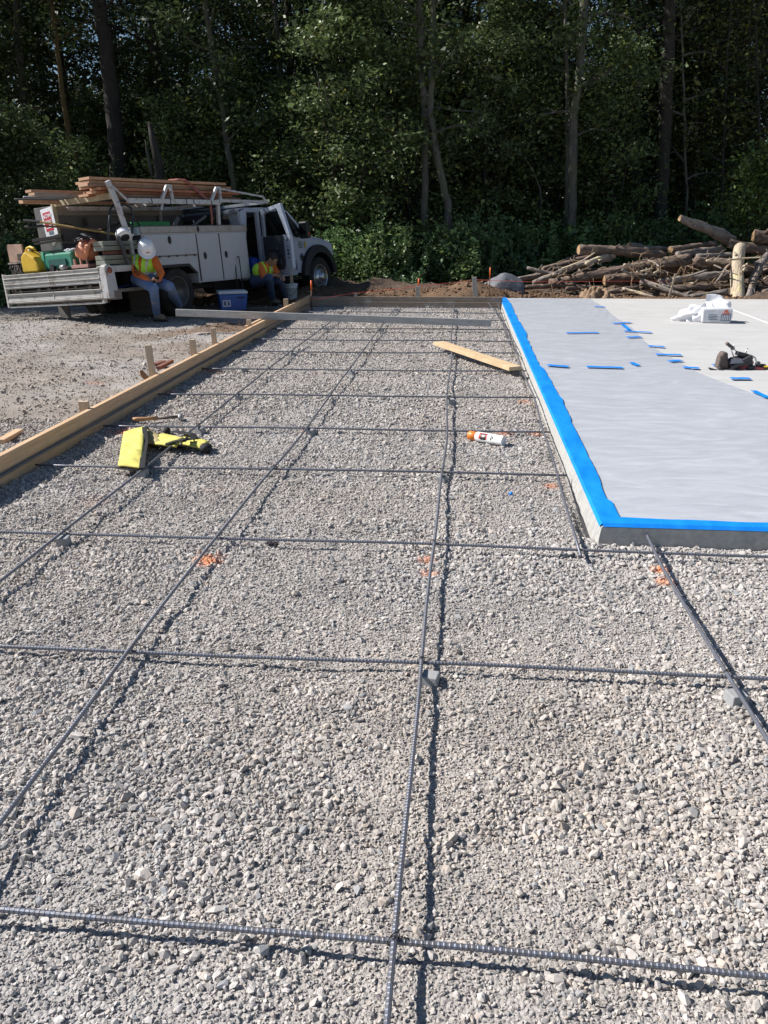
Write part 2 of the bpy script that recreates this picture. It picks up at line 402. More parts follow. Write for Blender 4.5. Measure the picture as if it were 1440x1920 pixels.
for rot, sc_, lo, hi, colr, amt in ((.45, (3, 40, 1), .60, .72, (.72, .71, .70, 1), .5), (-.25, (1.2, 9, 1), .52, .75, (.36, .355, .35, 1), .35), (1.2, (2, 26, 1), .62, .74, (.68, .68, .68, 1), .35)):
    mpp = n.new('ShaderNodeMapping'); mpp.inputs['Rotation'].default_value = (0, 0, rot); mpp.inputs['Scale'].default_value = sc_; L(tcc.outputs['Object'], mpp.inputs[0])
    nzz = n.new('ShaderNodeTexNoise'); nzz.inputs['Scale'].default_value = 1.0; nzz.inputs['Detail'].default_value = 5; nzz.inputs['Distortion'].default_value = 1.6; L(mpp.outputs[0], nzz.inputs['Vector'])
    mrr = n.new('ShaderNodeMapRange'); mrr.inputs[1].default_value = lo; mrr.inputs[2].default_value = hi; mrr.inputs[4].default_value = amt; L(nzz.outputs[0], mrr.inputs[0])
    mxx = n.new('ShaderNodeMix'); mxx.data_type = 'RGBA'; L(mrr.outputs[0], mxx.inputs[0]); L(src_, mxx.inputs[6]); mxx.inputs[7].default_value = colr; src_ = mxx.outputs[2]
L(src_, pbc.inputs['Base Color'])
slab = b.build('concrete_slab', [CONC, CONC_E], recenter=False, kind='structure')
slab['label'] = 'cured concrete slab beside the gravel pad'
TAPE = mat('blue_tape', (.0, .19, .76), .45, col2=(.01, .30, .86), scale=4, stretch=(2, .7, 1), bump=.0008, bscale=90)
FILMB = [at(1108, 560, .1), at(1135, 580, .1), at(1170, 605, .1), at(1205, 635, .1), at(1230, 655, .1), at(1262, 675, .1), at(1310, 700, .1), at(1372, 722, .1), at(1440, 748, .1), at(1560, 800, .1)]
# plastic film lying on the slab
def film_x(y):
    pts = sorted([(p.y, p.x) for p in FILMB]); 
    if y <= pts[0][0]: return pts[0][1]+(pts[0][0]-y)*.35
    for (a, xa), (c, xc) in zip(pts, pts[1:]):
        if y <= c: return xa+(xc-xa)*(y-a)/(c-a)
    return pts[-1][1]
b = MB(); NU, NV = 90, 300
def ff(u, v):
    y = SY0+.045+(SY1-.06-SY0-.045)*v; x1 = film_x(y)+.02*math.sin(y*2.3)
    x0 = SX+.05; x = x0+(x1-x0)*u
    z = SZ+.006+.0018*math.sin(y*(9+3*math.sin(x*1.3))+x*3)*math.sin(x*2+y)+.0006*math.sin(31*y+9*x)
    return (x, y, max(z, SZ+.003))
b.sheet(ff, NU, NV)
FILM = bpy.data.materials.new('plastic_film'); FILM.use_nodes = True
n = FILM.node_tree.nodes; L = FILM.node_tree.links.new; pb = n['Principled BSDF']
tc = n.new('ShaderNodeTexCoord'); mp = n.new('ShaderNodeMapping'); mp.inputs['Scale'].default_value = (.8, 1.9, 1); mp.inputs['Rotation'].default_value = (0, 0, -.35)
nz = n.new('ShaderNodeTexNoise'); nz.inputs['Scale'].default_value = 2.2; nz.inputs['Detail'].default_value = 9; nz.inputs['Distortion'].default_value = 2.2
L(tc.outputs['Object'], mp.inputs[0]); L(mp.outputs[0], nz.inputs['Vector'])
rp = n.new('ShaderNodeValToRGB'); rp.color_ramp.elements[0].position = .35; rp.color_ramp.elements[0].color = (.52, .57, .655, 1)
rp.color_ramp.elements[1].position = .72; rp.color_ramp.elements[1].color = (.71, .75, .82, 1)
L(nz.outputs[0], rp.inputs[0]); L(rp.outputs[0], pb.inputs['Base Color']); pb.inputs['Roughness'].default_value = .28
bpn = n.new('ShaderNodeBump'); bpn.inputs['Distance'].default_value = .0035; bpn.inputs['Strength'].default_value = .7; L(nz.outputs[0], bpn.inputs['Height']); L(bpn.outputs[0], pb.inputs['Normal'])
tb = n.new('ShaderNodeBsdfTransparent'); tb.inputs[0].default_value = (.97, .98, 1, 1)
ms = n.new('ShaderNodeMixShader')
rf = n.new('ShaderNodeMapRange'); rf.inputs[1].default_value = .3; rf.inputs[2].default_value = .75; rf.inputs[3].default_value = .36; rf.inputs[4].default_value = .52
L(nz.outputs[0], rf.inputs[0]); L(rf.outputs[0], ms.inputs[0]); L(tb.outputs[0], ms.inputs[1]); L(pb.outputs[0], ms.inputs[2]); L(ms.outputs[0], n['Material Output'].inputs[0])
b.build('plastic_sheet', FILM, smooth=True, label='clear plastic sheeting taped down over the concrete slab', cat='plastic sheet')
# edge tape along the long edge
b = MB()
pts = seg(220, SY0+.008, SY1)
wob = [(.085 if y < 4.2 else .062)+.085*float(fbm(N2, np.array([y*.8]), np.array([3.]))[0])+(.012 if y < 6 else .03)*float(fbm(N3, np.array([y*5.]), np.array([1.]))[0]) for y in pts]
for i in range(len(pts)-1):
    y0, y1 = pts[i], pts[i+1]
    b.add([(SX+.009, y0, SZ+.011), (SX+wob[i], y0, SZ+.014), (SX+wob[i+1], y1, SZ+.014), (SX+.009, y1, SZ+.011)], [(0, 1, 2, 3)])
    b.add([(SX+.009, y0, SZ+.011), (SX+.009, y1, SZ+.011), (SX-.004, y1, SZ-.002), (SX-.004, y0, SZ-.002)], [(0, 1, 2, 3)])
b.build('edge_tape', TAPE, label='ragged blue tape along the long left edge of the slab', cat='tape', group='blue tape on the slab')
b = MB(); fx = seg(120, SX+.012, 14)
for i in range(120):
    w0 = .085+.012*math.sin(fx[i]*3)+.004*math.sin(fx[i]*17); w1 = .085+.012*math.sin(fx[i+1]*3)+.004*math.sin(fx[i+1]*17)
    b.add([(fx[i], SY0+.009, SZ+.0155), (fx[i+1], SY0+.009, SZ+.0155), (fx[i+1], SY0+w1, SZ+.0165), (fx[i], SY0+w0, SZ+.0165)], [(0, 1, 2, 3)])
    b.add([(fx[i], SY0+.009, SZ+.0155), (fx[i+1], SY0+.009, SZ+.0155), (fx[i+1], SY0-.004, SZ-.001), (fx[i], SY0-.004, SZ-.001)], [(0, 1, 2, 3)])
b.build('edge_tape', TAPE, label='blue tape along the near front edge of the slab', cat='tape', group='blue tape on the slab')
# short strips
STR = [((1062, 624), (1122, 623)), ((1150, 606), (1183, 604)), ((1167, 608), (1180, 618)), ((1170, 620), (1222, 623)), ((1176, 632), (1203, 631)), ((1215, 648), (1246, 650)), ((1230, 664), (1278, 665)),
       ((1183, 679), (1197, 685)), ((1255, 677), (1278, 675)), ((1281, 688), (1311, 690)), ((1026, 684), (1066, 687)), ((1100, 687), (1168, 689)), ((1114, 574), (1134, 575)), ((1370, 709), (1407, 709)), ((1412, 732), (1440, 745)), ((1336, 684), (1345, 684))]
wh = ['near the far edge of the film', 'at the film border below the white bag', 'standing upright on the film border', 'lying along the far film border', 'just below the upright piece', 'half way down the film border', 'where the film border bends', 'small and square on the film', 'short at the bend, above its twin', 'short at the bend, below its twin', 'first of the row from the edge tape', 'longest of the row across the film', 'tiny and farthest away', 'in front of the tool belt', 'curling at the right border of the film', 'tiny beside the tool belt pouch']
for (a, c), l in zip(STR, wh):
    p, q = at(*a, SZ+.018), at(*c, SZ+.018); d = (q-p); s_ = Vector((-d.y, d.x, 0)).normalized()*(.042 if abs(d.y) < abs(d.x) else .026)
    b = MB(); N = 6
    for i in range(N):
        p0 = p+d*i/N; p1 = p+d*(i+1)/N; z0 = Vector((0, 0, .0012*math.sin(i*1.9))); z1 = Vector((0, 0, .0012*math.sin((i+1)*1.9)))
        b.add([p0-s_+z0, p1-s_+z1, p1+s_+z1, p0+s_+z0], [(0, 1, 2, 3)])
    b.build('tape_strip', TAPE, label='strip of blue tape '+l, cat='tape', group='short blue tape strips holding the film', solid=.001)
WHITE_STR = mat('white_line', (.8, .8, .78), .6)
p, q = at(1325, 563, SZ+.004), at(1470, 617, SZ+.004)
MB().tube([p, (p+q)/2+Vector((.01, 0, 0)), q+(q-p)*.6], .006, 6).build('chalk_line', WHITE_STR, label='thin white string lying across the bare slab', cat='string')
# ================================================================ REBAR
STEEL = mat('rebar_steel', (.155, .18, .235), .45, metal=.35, var=.35, scale=60, col2=(.15, .135, .13), bump=.0006, bscale=300)
RUSTY = mat('rusty_steel', (.16, .09, .06), .8, metal=.3, var=.4, scale=40)
WIRE = mat('tie_wire_steel', (.02, .02, .022), .5, metal=.6)
def rebar(pts, r_=.0073, ribs=None, label='', name='rebar', group=None):
    """pts: list of Vector control points; ribs: y limit below which raised ribs are modelled"""
    P = [Vector(p) for p in pts]; out = []; rs = []
    for a, c in zip(P, P[1:]):
        L_ = (c-a).length; near = min(a.y, c.y) < 4.3 and ribs
        if near:
            n = max(2, int(L_/.012))
            for i in range(n):
                for f_, dr in ((0, 0), (.45, 0), (.58, .0008), (.86, .0008)):
                    out.append(a.lerp(c, (i+f_)/n)); rs.append(r_-.0006+dr)
        else:
            n = max(2, int(L_/.25))
            for i in range(n): out.append(a.lerp(c, i/n)); rs.append(r_)
    out.append(P[-1]); rs.append(r_)
    # gentle natural waviness
    ph_ = random.random()*6
    d = (P[-1]-P[0]).normalized(); s_ = Vector((-d.y, d.x, 0))
    out = [p+s_*(.004*math.sin(p.dot(d)*1.7+ph_)+.0025*math.sin(p.dot(d)*4.1+ph_)) for p in out]
    b = MB().tube(out, rs, 8)
    return b.build(name, STEEL, smooth=not ribs, label=label, cat='rebar', group=group)
TY = [1.34, 2.54, 3.66, 4.84, 5.90, 7.11, 8.41, 9.60, 10.60, 11.75, 12.90, 13.9, 14.75]
ZT = .044; ZL = .0605
LX = [-1.955, -1.14, -.11, .925]
def yl(y0, x, slope): return y0+slope*x
words = ['nearest', 'second nearest', 'third', 'fourth', 'fifth', 'sixth', 'seventh', 'eighth', 'ninth', 'tenth', 'eleventh', 'twelfth', 'farthest']
for i, y in enumerate(TY):
    if i < 3: x0, x1 = -3.4 if i < 2 else -2.68, 3.6
    else: x0, x1 = -2.69, .665
    sl = [-.02, .0, -.004, .012, .02, .03, .03, .02, .0, .02, .01, .0, 0][i]
    P = [Vector((x, y+sl*(x+1), ZT+(.004*math.sin(x*2+i)))) for x in np.linspace(x0, x1, 9)]
    if i == 0: P = [Vector((x, y+.012-.018*(x+.1), ZT)) for x in np.linspace(x0, x1, 7)]
    lab = ['dark ribbed cross bar nearest the camera', 'dark ribbed cross bar under the concrete spacer block at mid picture', 'cross bar passing just in front of the slab corner',
           'cross bar running over the end of the yellow sleeve', 'cross bar touching the top of the yellow sleeve and behind the spray can', 'cross bar between the wooden hammer and the far stake',
           'cross bar level with the tall stake', 'cross bar under the loose short board', 'cross bar just beyond the loose short board', 'first cross bar beyond the grey straightedge near side',
           'cross bar just beyond the long grey straightedge', 'second last cross bar before the far form board', 'farthest cross bar in front of the far form board'][i]
    rb = rebar(P, ribs=i < 3, label=lab, group='cross bars of the rebar grid')
    if i < 7:
        for lx_ in LX[:(4 if i < 3 else 3)]:
            if i < 2 and lx_ < -1.5 or (i == 0 and lx_ < -1): continue
            c = Vector((lx_, y+sl*(lx_+1), ZL+.001)) if i else Vector((lx_, y+.012-.018*(lx_+.1), ZL+.001))
            b = MB(); ring = [c+Vector((.012*math.cos(a)*1.0, .012*math.cos(a), .0145*math.sin(a)-.004)) for a in np.linspace(0, 6.283, 12)]
            b.tube(ring, .0013, 5, caps=False)
            b.tube([c+Vector((0, -.006, .010)), c+Vector((.012, -.012, .016)), c+Vector((.03, -.012, .013)), c+Vector((.037, -.018, .011))], .0014, 5)
            b.tube([c+Vector((0, -.006, .010)), c+Vector((-.004, -.016, .018)), c+Vector((.004, -.026, .02))], .0014, 5)
            b.build('tie_wire', WIRE, rb, smooth=True)
labs = ['long bar farthest to the left, passing beside the yellow sleeve', 'long bar running diagonally past the hammer to the far form', 'middle long bar running straight away from the camera', 'long bar entering the near face of the slab']
LPX = [[(-1.95, .6), (-1.945, 3.6), (-1.935, 4.75), (-1.95, 5.85), (-1.965, 7), (-1.975, 9.3), (-1.95, 12.6), (-1.96, 14.9)],
       [(-1.15, .6), (-1.15, 1.63), (-1.162, 2.5), (-1.158, 3.66), (-1.143, 4.8), (-1.12, 5.85), (-1.138, 8.4), (-1.14, 11.5), (-1.14, 14.9)],
       [(-.103, .6), (-.109, 1.33), (-.112, 2.47), (-.099, 3.63), (-.094, 4.75), (-.085, 5.8), (-.11, 7.03), (-.10, 9.0), (-.13, 11), (-.14, 14.9)],
       [(.955, .6), (.93, 2.14), (.922, 2.46), (.916, 3.43), (.93, 3.9)]]
for k, pts in enumerate(LPX):
    P = [Vector((x, y, ZL + (.003*math.sin(y*1.7+k)))) for x, y in pts]
    rebar(P, ribs=True, label=labs[k], group='long bars of the rebar grid')
rebar([Vector((.578, 3.56, .052)), Vector((.585, 4.2, .06)), Vector((.60, 4.9, .06)), Vector((.61, 5.9, .055)), Vector((.645, 7.2, .06)), Vector((.62, 8.6, .06)), Vector((.648, 10.05, .06)), Vector((.61, 11.4, .06)), Vector((.63, 13.5, .06)), Vector((.62, 14.9, .1))], ribs=False,
      label='long bar lying close beside the slab edge', group='long bars of the rebar grid')
rebar([Vector((.64, 9.3, .052)), Vector((.585, 10.4, .05)), Vector((.60, 12.2, .05)), Vector((.52, 14.2, .07)), Vector((.45, 14.95, .12))], ribs=False, label='second thinner bar bent away from the far slab edge', group='long bars of the rebar grid', r_=.006)
rebar([Vector((-2.69, .9, .09)), Vector((-2.695, 4.4, .085)), Vector((-2.695, 8, .09)), Vector((-2.695, 12, .09)), Vector((-2.695, 14.9, .09))], ribs=False, r_=.009,
      label='long bar lying against the left form board', group='long bars of the rebar grid')
# concrete spacer blocks
DOB = mat('spacer_concrete', (.34, .34, .34), .9, var=.2, scale=30, bump=.001, bscale=200)
spots = [(-1.95, 3.64, 'under the left long bar where the third cross bar passes'), (-1.985, 4.80, 'at the foot of the yellow sleeve'), (-1.955, 5.89, 'right of the yellow sleeve strap'), (-1.965, 7.10, 'third up the left long bar, beside the hammer'),
         (-1.13, 8.40, 'under the second long bar by the level cross bar'), (-.095, 2.50, 'at mid picture under the middle long bar'), (.915, 2.47, 'under the right long bar by the picture edge'), (-.115, 4.80, 'between the orange mark and the spray can'),
         (-1.12, 5.90, 'on the reddish paint mark of the second bar'), (-.085, 7.07, 'under the middle bar near the spray can'), (-1.965, 9.55, 'far up the left long bar'), (-.11, 9.5, 'under the loose short board end'), (-1.14, 11.8, 'just short of the grey straightedge, second bar'), (-.13, 12.85, 'just beyond the grey straightedge, middle bar'), (-1.14, 14.5, 'at the far end of the second long bar'), (-2.28, 8.5, 'beside the orange paint under the form board'), (-1.95, 11.9, 'at the far end of the left long bar'), (-.13, 14.4, 'standing at the far end of the middle bar')]
for x, y, l in spots:
    z0 = float(hgt(np.array([x]), np.array([y]))[0])-.012; a = random.uniform(-.4, .4); h_ = ZT+.002-z0
    b = MB(); M = Matrix.Rotation(a, 3, 'Z'); s_ = .064 if y < 6 else .07
    off_ = .02 if y < 6 else .01
    b.box((x+off_, y-.03, z0+h_/2), (s_, s_, h_), M, top=.86)
    b.build('spacer_block', DOB, bevel=.003, label='grey concrete spacer block '+l, cat='spacer block', group='concrete spacer blocks under the rebar')

# ================================================================ FORMS AND STAKES
def wood(name, c, c2, grain=(30, 1.5, 30), **k): return mat(name, c, .75, scale=1.6, col2=c2, stretch=grain, bump=.0008, bscale=3, **k)
WY = wood('form_wood', (.66, .46, .29), (.50, .31, .17), dirt=(.45, .35, .25), dscale=5, dlo=.5, dhi=.8)
WX = wood('far_form_wood', (.33, .27, .21), (.23, .17, .12), grain=(1.5, 30, 30), dirt=(.40, .37, .33), dscale=4, dlo=.5, dhi=.75)
WZ = wood('stake_wood', (.60, .49, .36), (.44, .33, .22), grain=(30, 30, 1.5))
WB = wood('board_wood', (.66, .50, .31), (.52, .36, .20), grain=(6, 6, 6))
b = MB().box((-2.74, 6.0, .055), (.04, 10.9, .27)); b.build('form_board', WY, bevel=.002, label='long pale form board staked along the left side of the gravel pad', cat='form board', group='timber form boards')
b = MB().box((-2.788, 13.0, .065), (.04, 4.6, .27), Matrix.Rotation(-.008, 3, 'Z')); b.build('form_board', WY, bevel=.002, label='far form board lapped behind the long left one, ending by the white bucket', cat='form board', group='timber form boards')
b = MB().box((-1.02, 15.12, .065), (3.46, .04, .25)); b.build('form_board', WX, bevel=.002, label='grey cement-stained form board across the far end of the pad', cat='form board', group='timber form boards')
b = MB().box((-1.02, 15.085, .03), (3.4, .03, .14)); b.build('form_board', WX, bevel=.002, label='narrow lower board against the far cross form', cat='form board', group='timber form boards')
SK = [(5.80, .245, 0, 'short stake nearest the camera behind the long form board', .07), (7.25, .45, .10, 'tallest stake, leaning, beside the brown wood scrap', .055), (8.45, .335, .04, 'stake between the tallest one and the two short far ones', .06),
      (9.20, .36, .03, 'fourth stake from the camera, small gap to the next', .055), (10.78, .27, 0, 'short stake just on the near side of the grey straightedge', .06), (13.4, .30, 0, 'short stake next to the white bucket', .07)]
for y, zt, lean, l, w_ in SK:
    b = MB(); b.beam((-2.762-w_*.35-.0-(.045 if y > 13 else 0), y, -.05), (-2.762-w_*.35-(.045 if y > 13 else 0)-lean*.3, y, zt), w_, .04 if y < 7 else .038, up=(0, 1, 0))
    b.build('stake', WZ, bevel=.002, label=l, cat='stake', group='wooden stakes along the forms')
SKF = [(-.80, .37, .075, 0, 'grey stake behind the far form, left of the dirt mound'), (.21, .53, .085, -.04, 'taller grey stake behind the far form, right of the dirt mound'), (-1.92, .25, .06, 0, 'shortest stake behind the far form')]
for x, zt, w_, lean, l in SKF:
    MB().beam((x-lean, 15.165, -.05), (x+lean*.3, 15.165, zt), .038, w_, up=(1, 0, 0)).build('stake', mat('grey_stake', (.42, .38, .33), .8, scale=6, stretch=(8, 8, 1)), bevel=.002, label=l, cat='stake', group='wooden stakes along the forms')
ORP = mat('orange_paint', (.85, .14, .02), .5)
for x, y, z0, z1, l, rr in [(.475, 15.4, 0, .68, 'steel pin with bright orange top, tallest, next to the slab corner', .009), (-.80, 15.36, 0, .49, 'steel pin with orange tip behind the left grey stake', .011), (-2.585, 14.35, 0, .52, 'orange-topped steel pin standing at the left form corner', .011)]:
    t = thing('steel_pin', (x, y, z0), l, 'pin', 'orange topped steel pins')
    MB().tube([(x, y, z0-.05), (x+.004, y, z1-.16)], rr, 8).build('rod', RUSTY, t, smooth=True)
    MB().tube([(x+.004, y, z1-.16), (x+.006, y, z1)], rr+.003, 8).build('painted_tip', ORP, t, smooth=True)
PINK = mat('string_red', (.65, .10, .07), .7)
pts = [(-2.6, 14.4, .19), (-1.9, 15.16, .25), (-.8, 15.19, .36), (.21, 15.19, .48)]
b = MB(); b.tube(pts, .0042, 5); b.tube([(.21, 15.19, .48), (1.2, 15.6, .42), (2.6, 16.6, .36), (4.0, 16.9, .35)], .0042, 5)
b.build('string_line', PINK, smooth=True, label='thin red string line stretched over the far stakes', cat='string')
# thin lath at the log pile
p0, p1 = aty(1253, 562, 16.7), aty(1266, 513, 16.7)
MB().beam((p0.x, 16.7, .0), (p1.x+.01, 16.7, p1.z), .035, .018, up=(0, 1, 0)).build('lath', WZ, label='thin tilted lath standing in front of the log pile', cat='stake')
# grey straightedge
GREYM = mat('weathered_metal', (.50, .50, .49), .5, metal=.15, var=.35, scale=3, stretch=(1, 12, 12), dirt=(.33, .31, .28), dscale=6, dlo=.5, dhi=.75, bump=.0006, bscale=50)
a_, c_ = at(330, 586, .285), at(920, 606, .125)
b = MB(); b.beam(a_, c_, .045, .095); o = b.build('straightedge', GREYM, bevel=.003, label='long grey straightedge plank lying across the left form and the rebar', cat='straightedge')
MB().beam(c_, c_+(c_-a_).normalized()*.0025, .036, .086).build('end_cap', mat('end_dark', (.12, .12, .12), .6), o)
# loose board
a_, c_ = at(822, 643, .098), at(966, 691, .085)
up_ = Vector((.0, -.05, 1)); MB().beam(a_, c_, .14, .038, up=up_).build('loose_board', WB, bevel=.002, label='loose short pale board lying slanted on the rebar towards the slab', cat='board')
# scrap lumber
MB().beam(at(0, 828, .01), at(36, 808, .02), .06, .03).build('wood_scrap', WY, label='thin wood scrap lying outside the form at the left picture edge', cat='wood scrap', group='wood scraps in the yard')
b = MB(); b.beam(at(297, 690, .03), at(322, 677, .06), .05, .035); b.beam(at(290, 684, .02), at(306, 678, .02), .07, .03)
b.build('wood_scrap', mat('red_scrap', (.22, .09, .06), .8, scale=20), label='reddish broken wood scrap just behind the tallest stake', cat='wood scrap', group='wood scraps in the yard')
b = MB(); c_ = at(268, 706, .02); b.lathe([(.001, 0), (.04, .0), (.062, .012), (.06, .022), (.001, .03)], 16, Matrix.Translation(c_) @ Matrix.Rotation(.9, 4, 'Y'))
b.build('wood_scrap', mat('brown_scrap', (.30, .18, .09), .8, scale=20), label='round brown wood offcut left of the tallest stake', cat='wood scrap', group='wood scraps in the yard')
MB().beam(at(1032-1, 1, 0) if False else Vector((-3.0, 11.2, .01)), Vector((-2.82, 11.9, .03)), .05, .03).build('wood_scrap', WY, label='pale offcut lying beside the form under the straightedge', cat='wood scrap', group='wood scraps in the yard')
# small blue scrap in the gravel and a black rag
b = MB(); b.ball(at(958, 926, .012), (.014, .010, .012), 7); b.build('blue_scrap', TAPE, label='tiny ball of blue tape lying on the gravel', cat='litter')
b = MB()
for k in range(9): b.ball(at(511, 1018, .012)+Vector((random.uniform(-.03, .03), random.uniform(-.02, .02), random.uniform(-.006, .006))), (random.uniform(.006, .018), .01, .007), 7)
b.build('dark_clod', mat('dark_clod', (.03, .02, .03), .8), label='small dark clod right of the second long bar', cat='clod')

# ================================================================ SMALL TOOLS ON THE PAD
# spray can
a_, c_ = at(879, 815, .045), at(945, 826, .045); ax = (c_-a_); L_ = ax.length; ax.normalize()
M = frameM(a_-Vector((0, 0, .006)), ax.cross(Vector((0, 0, 1))), Vector((0, 0, 1)).cross(ax.cross(Vector((0, 0, 1))))*1)
Q = ax.to_track_quat('Z', 'Y').to_matrix().to_4x4(); Q.translation = a_-Vector((0, 0, .003))
t = thing('spray_can', a_, 'white spray paint can with orange cap lying on the gravel', 'spray can')
rr = .036
MB().lathe([(.001, 0), (.028, .001), (.032, .006), (.033, .06), (.031, .062)], 24, Q).build('cap', mat('orange_cap', (.95, .27, .04), .4), t, smooth=True)
MB().lathe([(.030, .062), (rr, .072), (rr, L_-.008), (rr+.0015, L_-.005), (rr+.0015, L_), (rr-.003, L_), (rr-.005, L_-.006), (.02, L_-.012), (.001, L_-.014)], 28, Q).build('body', mat('can_white', (.82, .82, .80), .35, var=.06), t, smooth=True)
def canpatch(name, a0, a1, z0, z1, m, parent, dr=.0006):
    b = MB(); n = 10; vs = []
    for i in range(n+1):
        a = a0+(a1-a0)*i/n
        for z in (z0, z1): vs.append(Q @ Vector(((rr+dr)*math.cos(a), (rr+dr)*math.sin(a), z)))
    b.add(vs, [(2*i, 2*i+1, 2*i+3, 2*i+2) for i in range(n)]); return b.build(name, m, parent)
DK = mat('print_black', (.03, .03, .035), .5); RD = mat('print_red', (.6, .05, .03), .5)
# find the angle facing the camera and up
cx = Q.inverted() @ CP; ca = math.atan2(cx.y, cx.x)
canpatch('red_print', ca-.95, ca+.35, .10, .165, RD, t); canpatch('black_print', ca-.75, ca+.5, .115, .155, DK, t, .0012); canpatch('white_print', ca-.5, ca-.05, .124, .147, mat('print_white', (.7, .6, .55), .5), t, .0018)
for k, z in enumerate((.195, .208)): canpatch('lettering', ca-.55+.1*k, ca+.25-.25*k, z, z+.008, DK, t)
canpatch('lettering', ca-.5, ca-.3, .195, .216, DK, t, .0009); canpatch('lettering', ca+.05, ca+.15, .195, .205, DK, t, .0009)
canpatch('lettering', ca-.6, ca+.1, .225, .228, mat('print_grey', (.35, .35, .38), .5), t); canpatch('lettering', ca-.5, ca+.1, .232, .234, bpy.data.materials['print_grey'], t)
# hammer
a_, c_ = at(249, 787, .03), at(338, 781, .035); d = (c_-a_).normalized(); t = thing('hammer', a_, 'hammer with worn wooden handle lying on the gravel', 'hammer')
h0 = a_+d*(c_-a_).length*.52
MB().tube([a_, a_+d*.03, a_.lerp(h0, .5), h0], [.017, .019, .015, .016], 10).build('grip', mat('grip_wood', (.50, .27, .12), .6, scale=20), t, smooth=True)
MB().tube([h0, c_-d*.02], [.014, .012], 10).build('handle', mat('handle_dark', (.16, .13, .11), .6), t, smooth=True)
sd_ = Vector((0, 0, 1)).cross(d); q0 = c_-Vector((0, 0, .0))
b = MB(); b.tube([q0-sd_*.06, q0-sd_*.035, q0-sd_*.03, q0+sd_*.03, q0+sd_*.06], [.019, .019, .015, .016, .008], 12); b.ball(q0+Vector((0, 0, .0)), (.022, .022, .022)); b.build('head', mat('hammer_steel', (.38, .37, .36), .45, metal=.4), t, smooth=True)
# yellow sleeve
YF = mat('yellow_fabric', (.70, .63, .15), .85, var=.28, scale=18, bump=.0015, bscale=25, dirt=(.55, .50, .12), dscale=9, dlo=.55, dhi=.85)
BKF = mat('black_webbing', (.016, .016, .018), .8, bump=.001, bscale=200)
t = thing('padded_sleeve', at(300, 845), 'yellow padded sleeve with black straps lying bent on the rebar', 'padded sleeve')
def quadpanel(c4, puff, name, m, parent, n=14, wr=.004, thick=.012):
    A, B_, C_, D_ = [Vector(c) for c in c4]
    def fn(u, v):
        p = A.lerp(B_, u).lerp(D_.lerp(C_, u), v)
        e = (4*u*(1-u)+.02)**.45*(4*v*(1-v)+.02)**.4
        return p+Vector((0, 0, puff*e+wr*1.5*math.sin(v*15+u*4)*e+wr*.9*math.sin(v*29-u*9)*e+wr*1.2*math.sin(u*6+v*5)*e))
    b = MB(); b.sheet(fn, n, n*2)
    return b.build(name, m, parent, smooth=True, solid=thick)
p1 = at(272, 800, .11); p2 = at(233, 812, .05); p3 = at(222, 874, .055); p4 = at(265, 878, .065)
quadpanel((p2, p1, p4, p3), .018, 'main_panel', YF, t)
p5, p6, p7 = at(276, 806, .10), at(300, 817, .06), at(278, 832, .045)
quadpanel((p5, p6, at(300, 836, .05), p7), .01, 'side_panel', mat('tan_lining', (.52, .42, .20), .85), t, n=8, wr=.002)
quadpanel((at(300, 815, .06), at(345, 822, .07), at(330, 838, .06), at(288, 834, .05)), .015, 'middle_panel', YF, t, n=10)
quadpanel((at(345, 816, .06), at(393, 829, .055), at(380, 842, .04), at(340, 834, .05)), .015, 'end_panel', YF, t, n=10)
def strap(pts, w_, name='strap', m=BKF):
    b = MB(); pts = [Vector(p) for p in pts]; vs = []
    for i, p in enumerate(pts):
        d_ = (pts[min(i+1, len(pts)-1)]-pts[max(i-1, 0)]).normalized(); s_ = Vector((-d_.y, d_.x, 0)).normalized()*w_/2; vs += [p-s_, p+s_]
    b.add(vs, [(2*i, 2*i+1, 2*i+3, 2*i+2) for i in range(len(pts)-1)]); return b.build(name, m, t, solid=.006)
strap([at(271, 801, .125), at(273, 830, .09), at(269, 850, .085), at(266, 878, .08)], .035, 'edge_binding')
strap([at(222, 877, .04), at(243, 880, .045), at(265, 880, .05)], .03, 'edge_binding')
strap([at(310, 833, .07), at(325, 828, .085), at(345, 824, .10), at(364, 822, .09)], .05)
strap([at(274, 801, .12), at(285, 809, .09), at(297, 813, .07), at(305, 813, .05)], .02, 'edge_binding')
strap([at(325, 808, .05), at(342, 811, .09), at(360, 814, .10), at(366, 822, .08)], .05)
strap([at(275, 833, .03), at(288, 838, .03), at(300, 842, .03), at(308, 834, .05)], .02)
strap([at(286, 832, .03), at(320, 836, .03), at(345, 841, .03)], .03)
MB().ball(at(386, 840, .04), (.045, .055, .035), 10).build('padded_tip', BKF, t, smooth=True)
MB().box(at(348, 824, .105), (.02, .07, .02)).build('buckle', BKF, t, bevel=.003)
MB().ball(at(313, 808, .03), (.03, .03, .03), 8).build('end_loop', BKF, t, smooth=True)
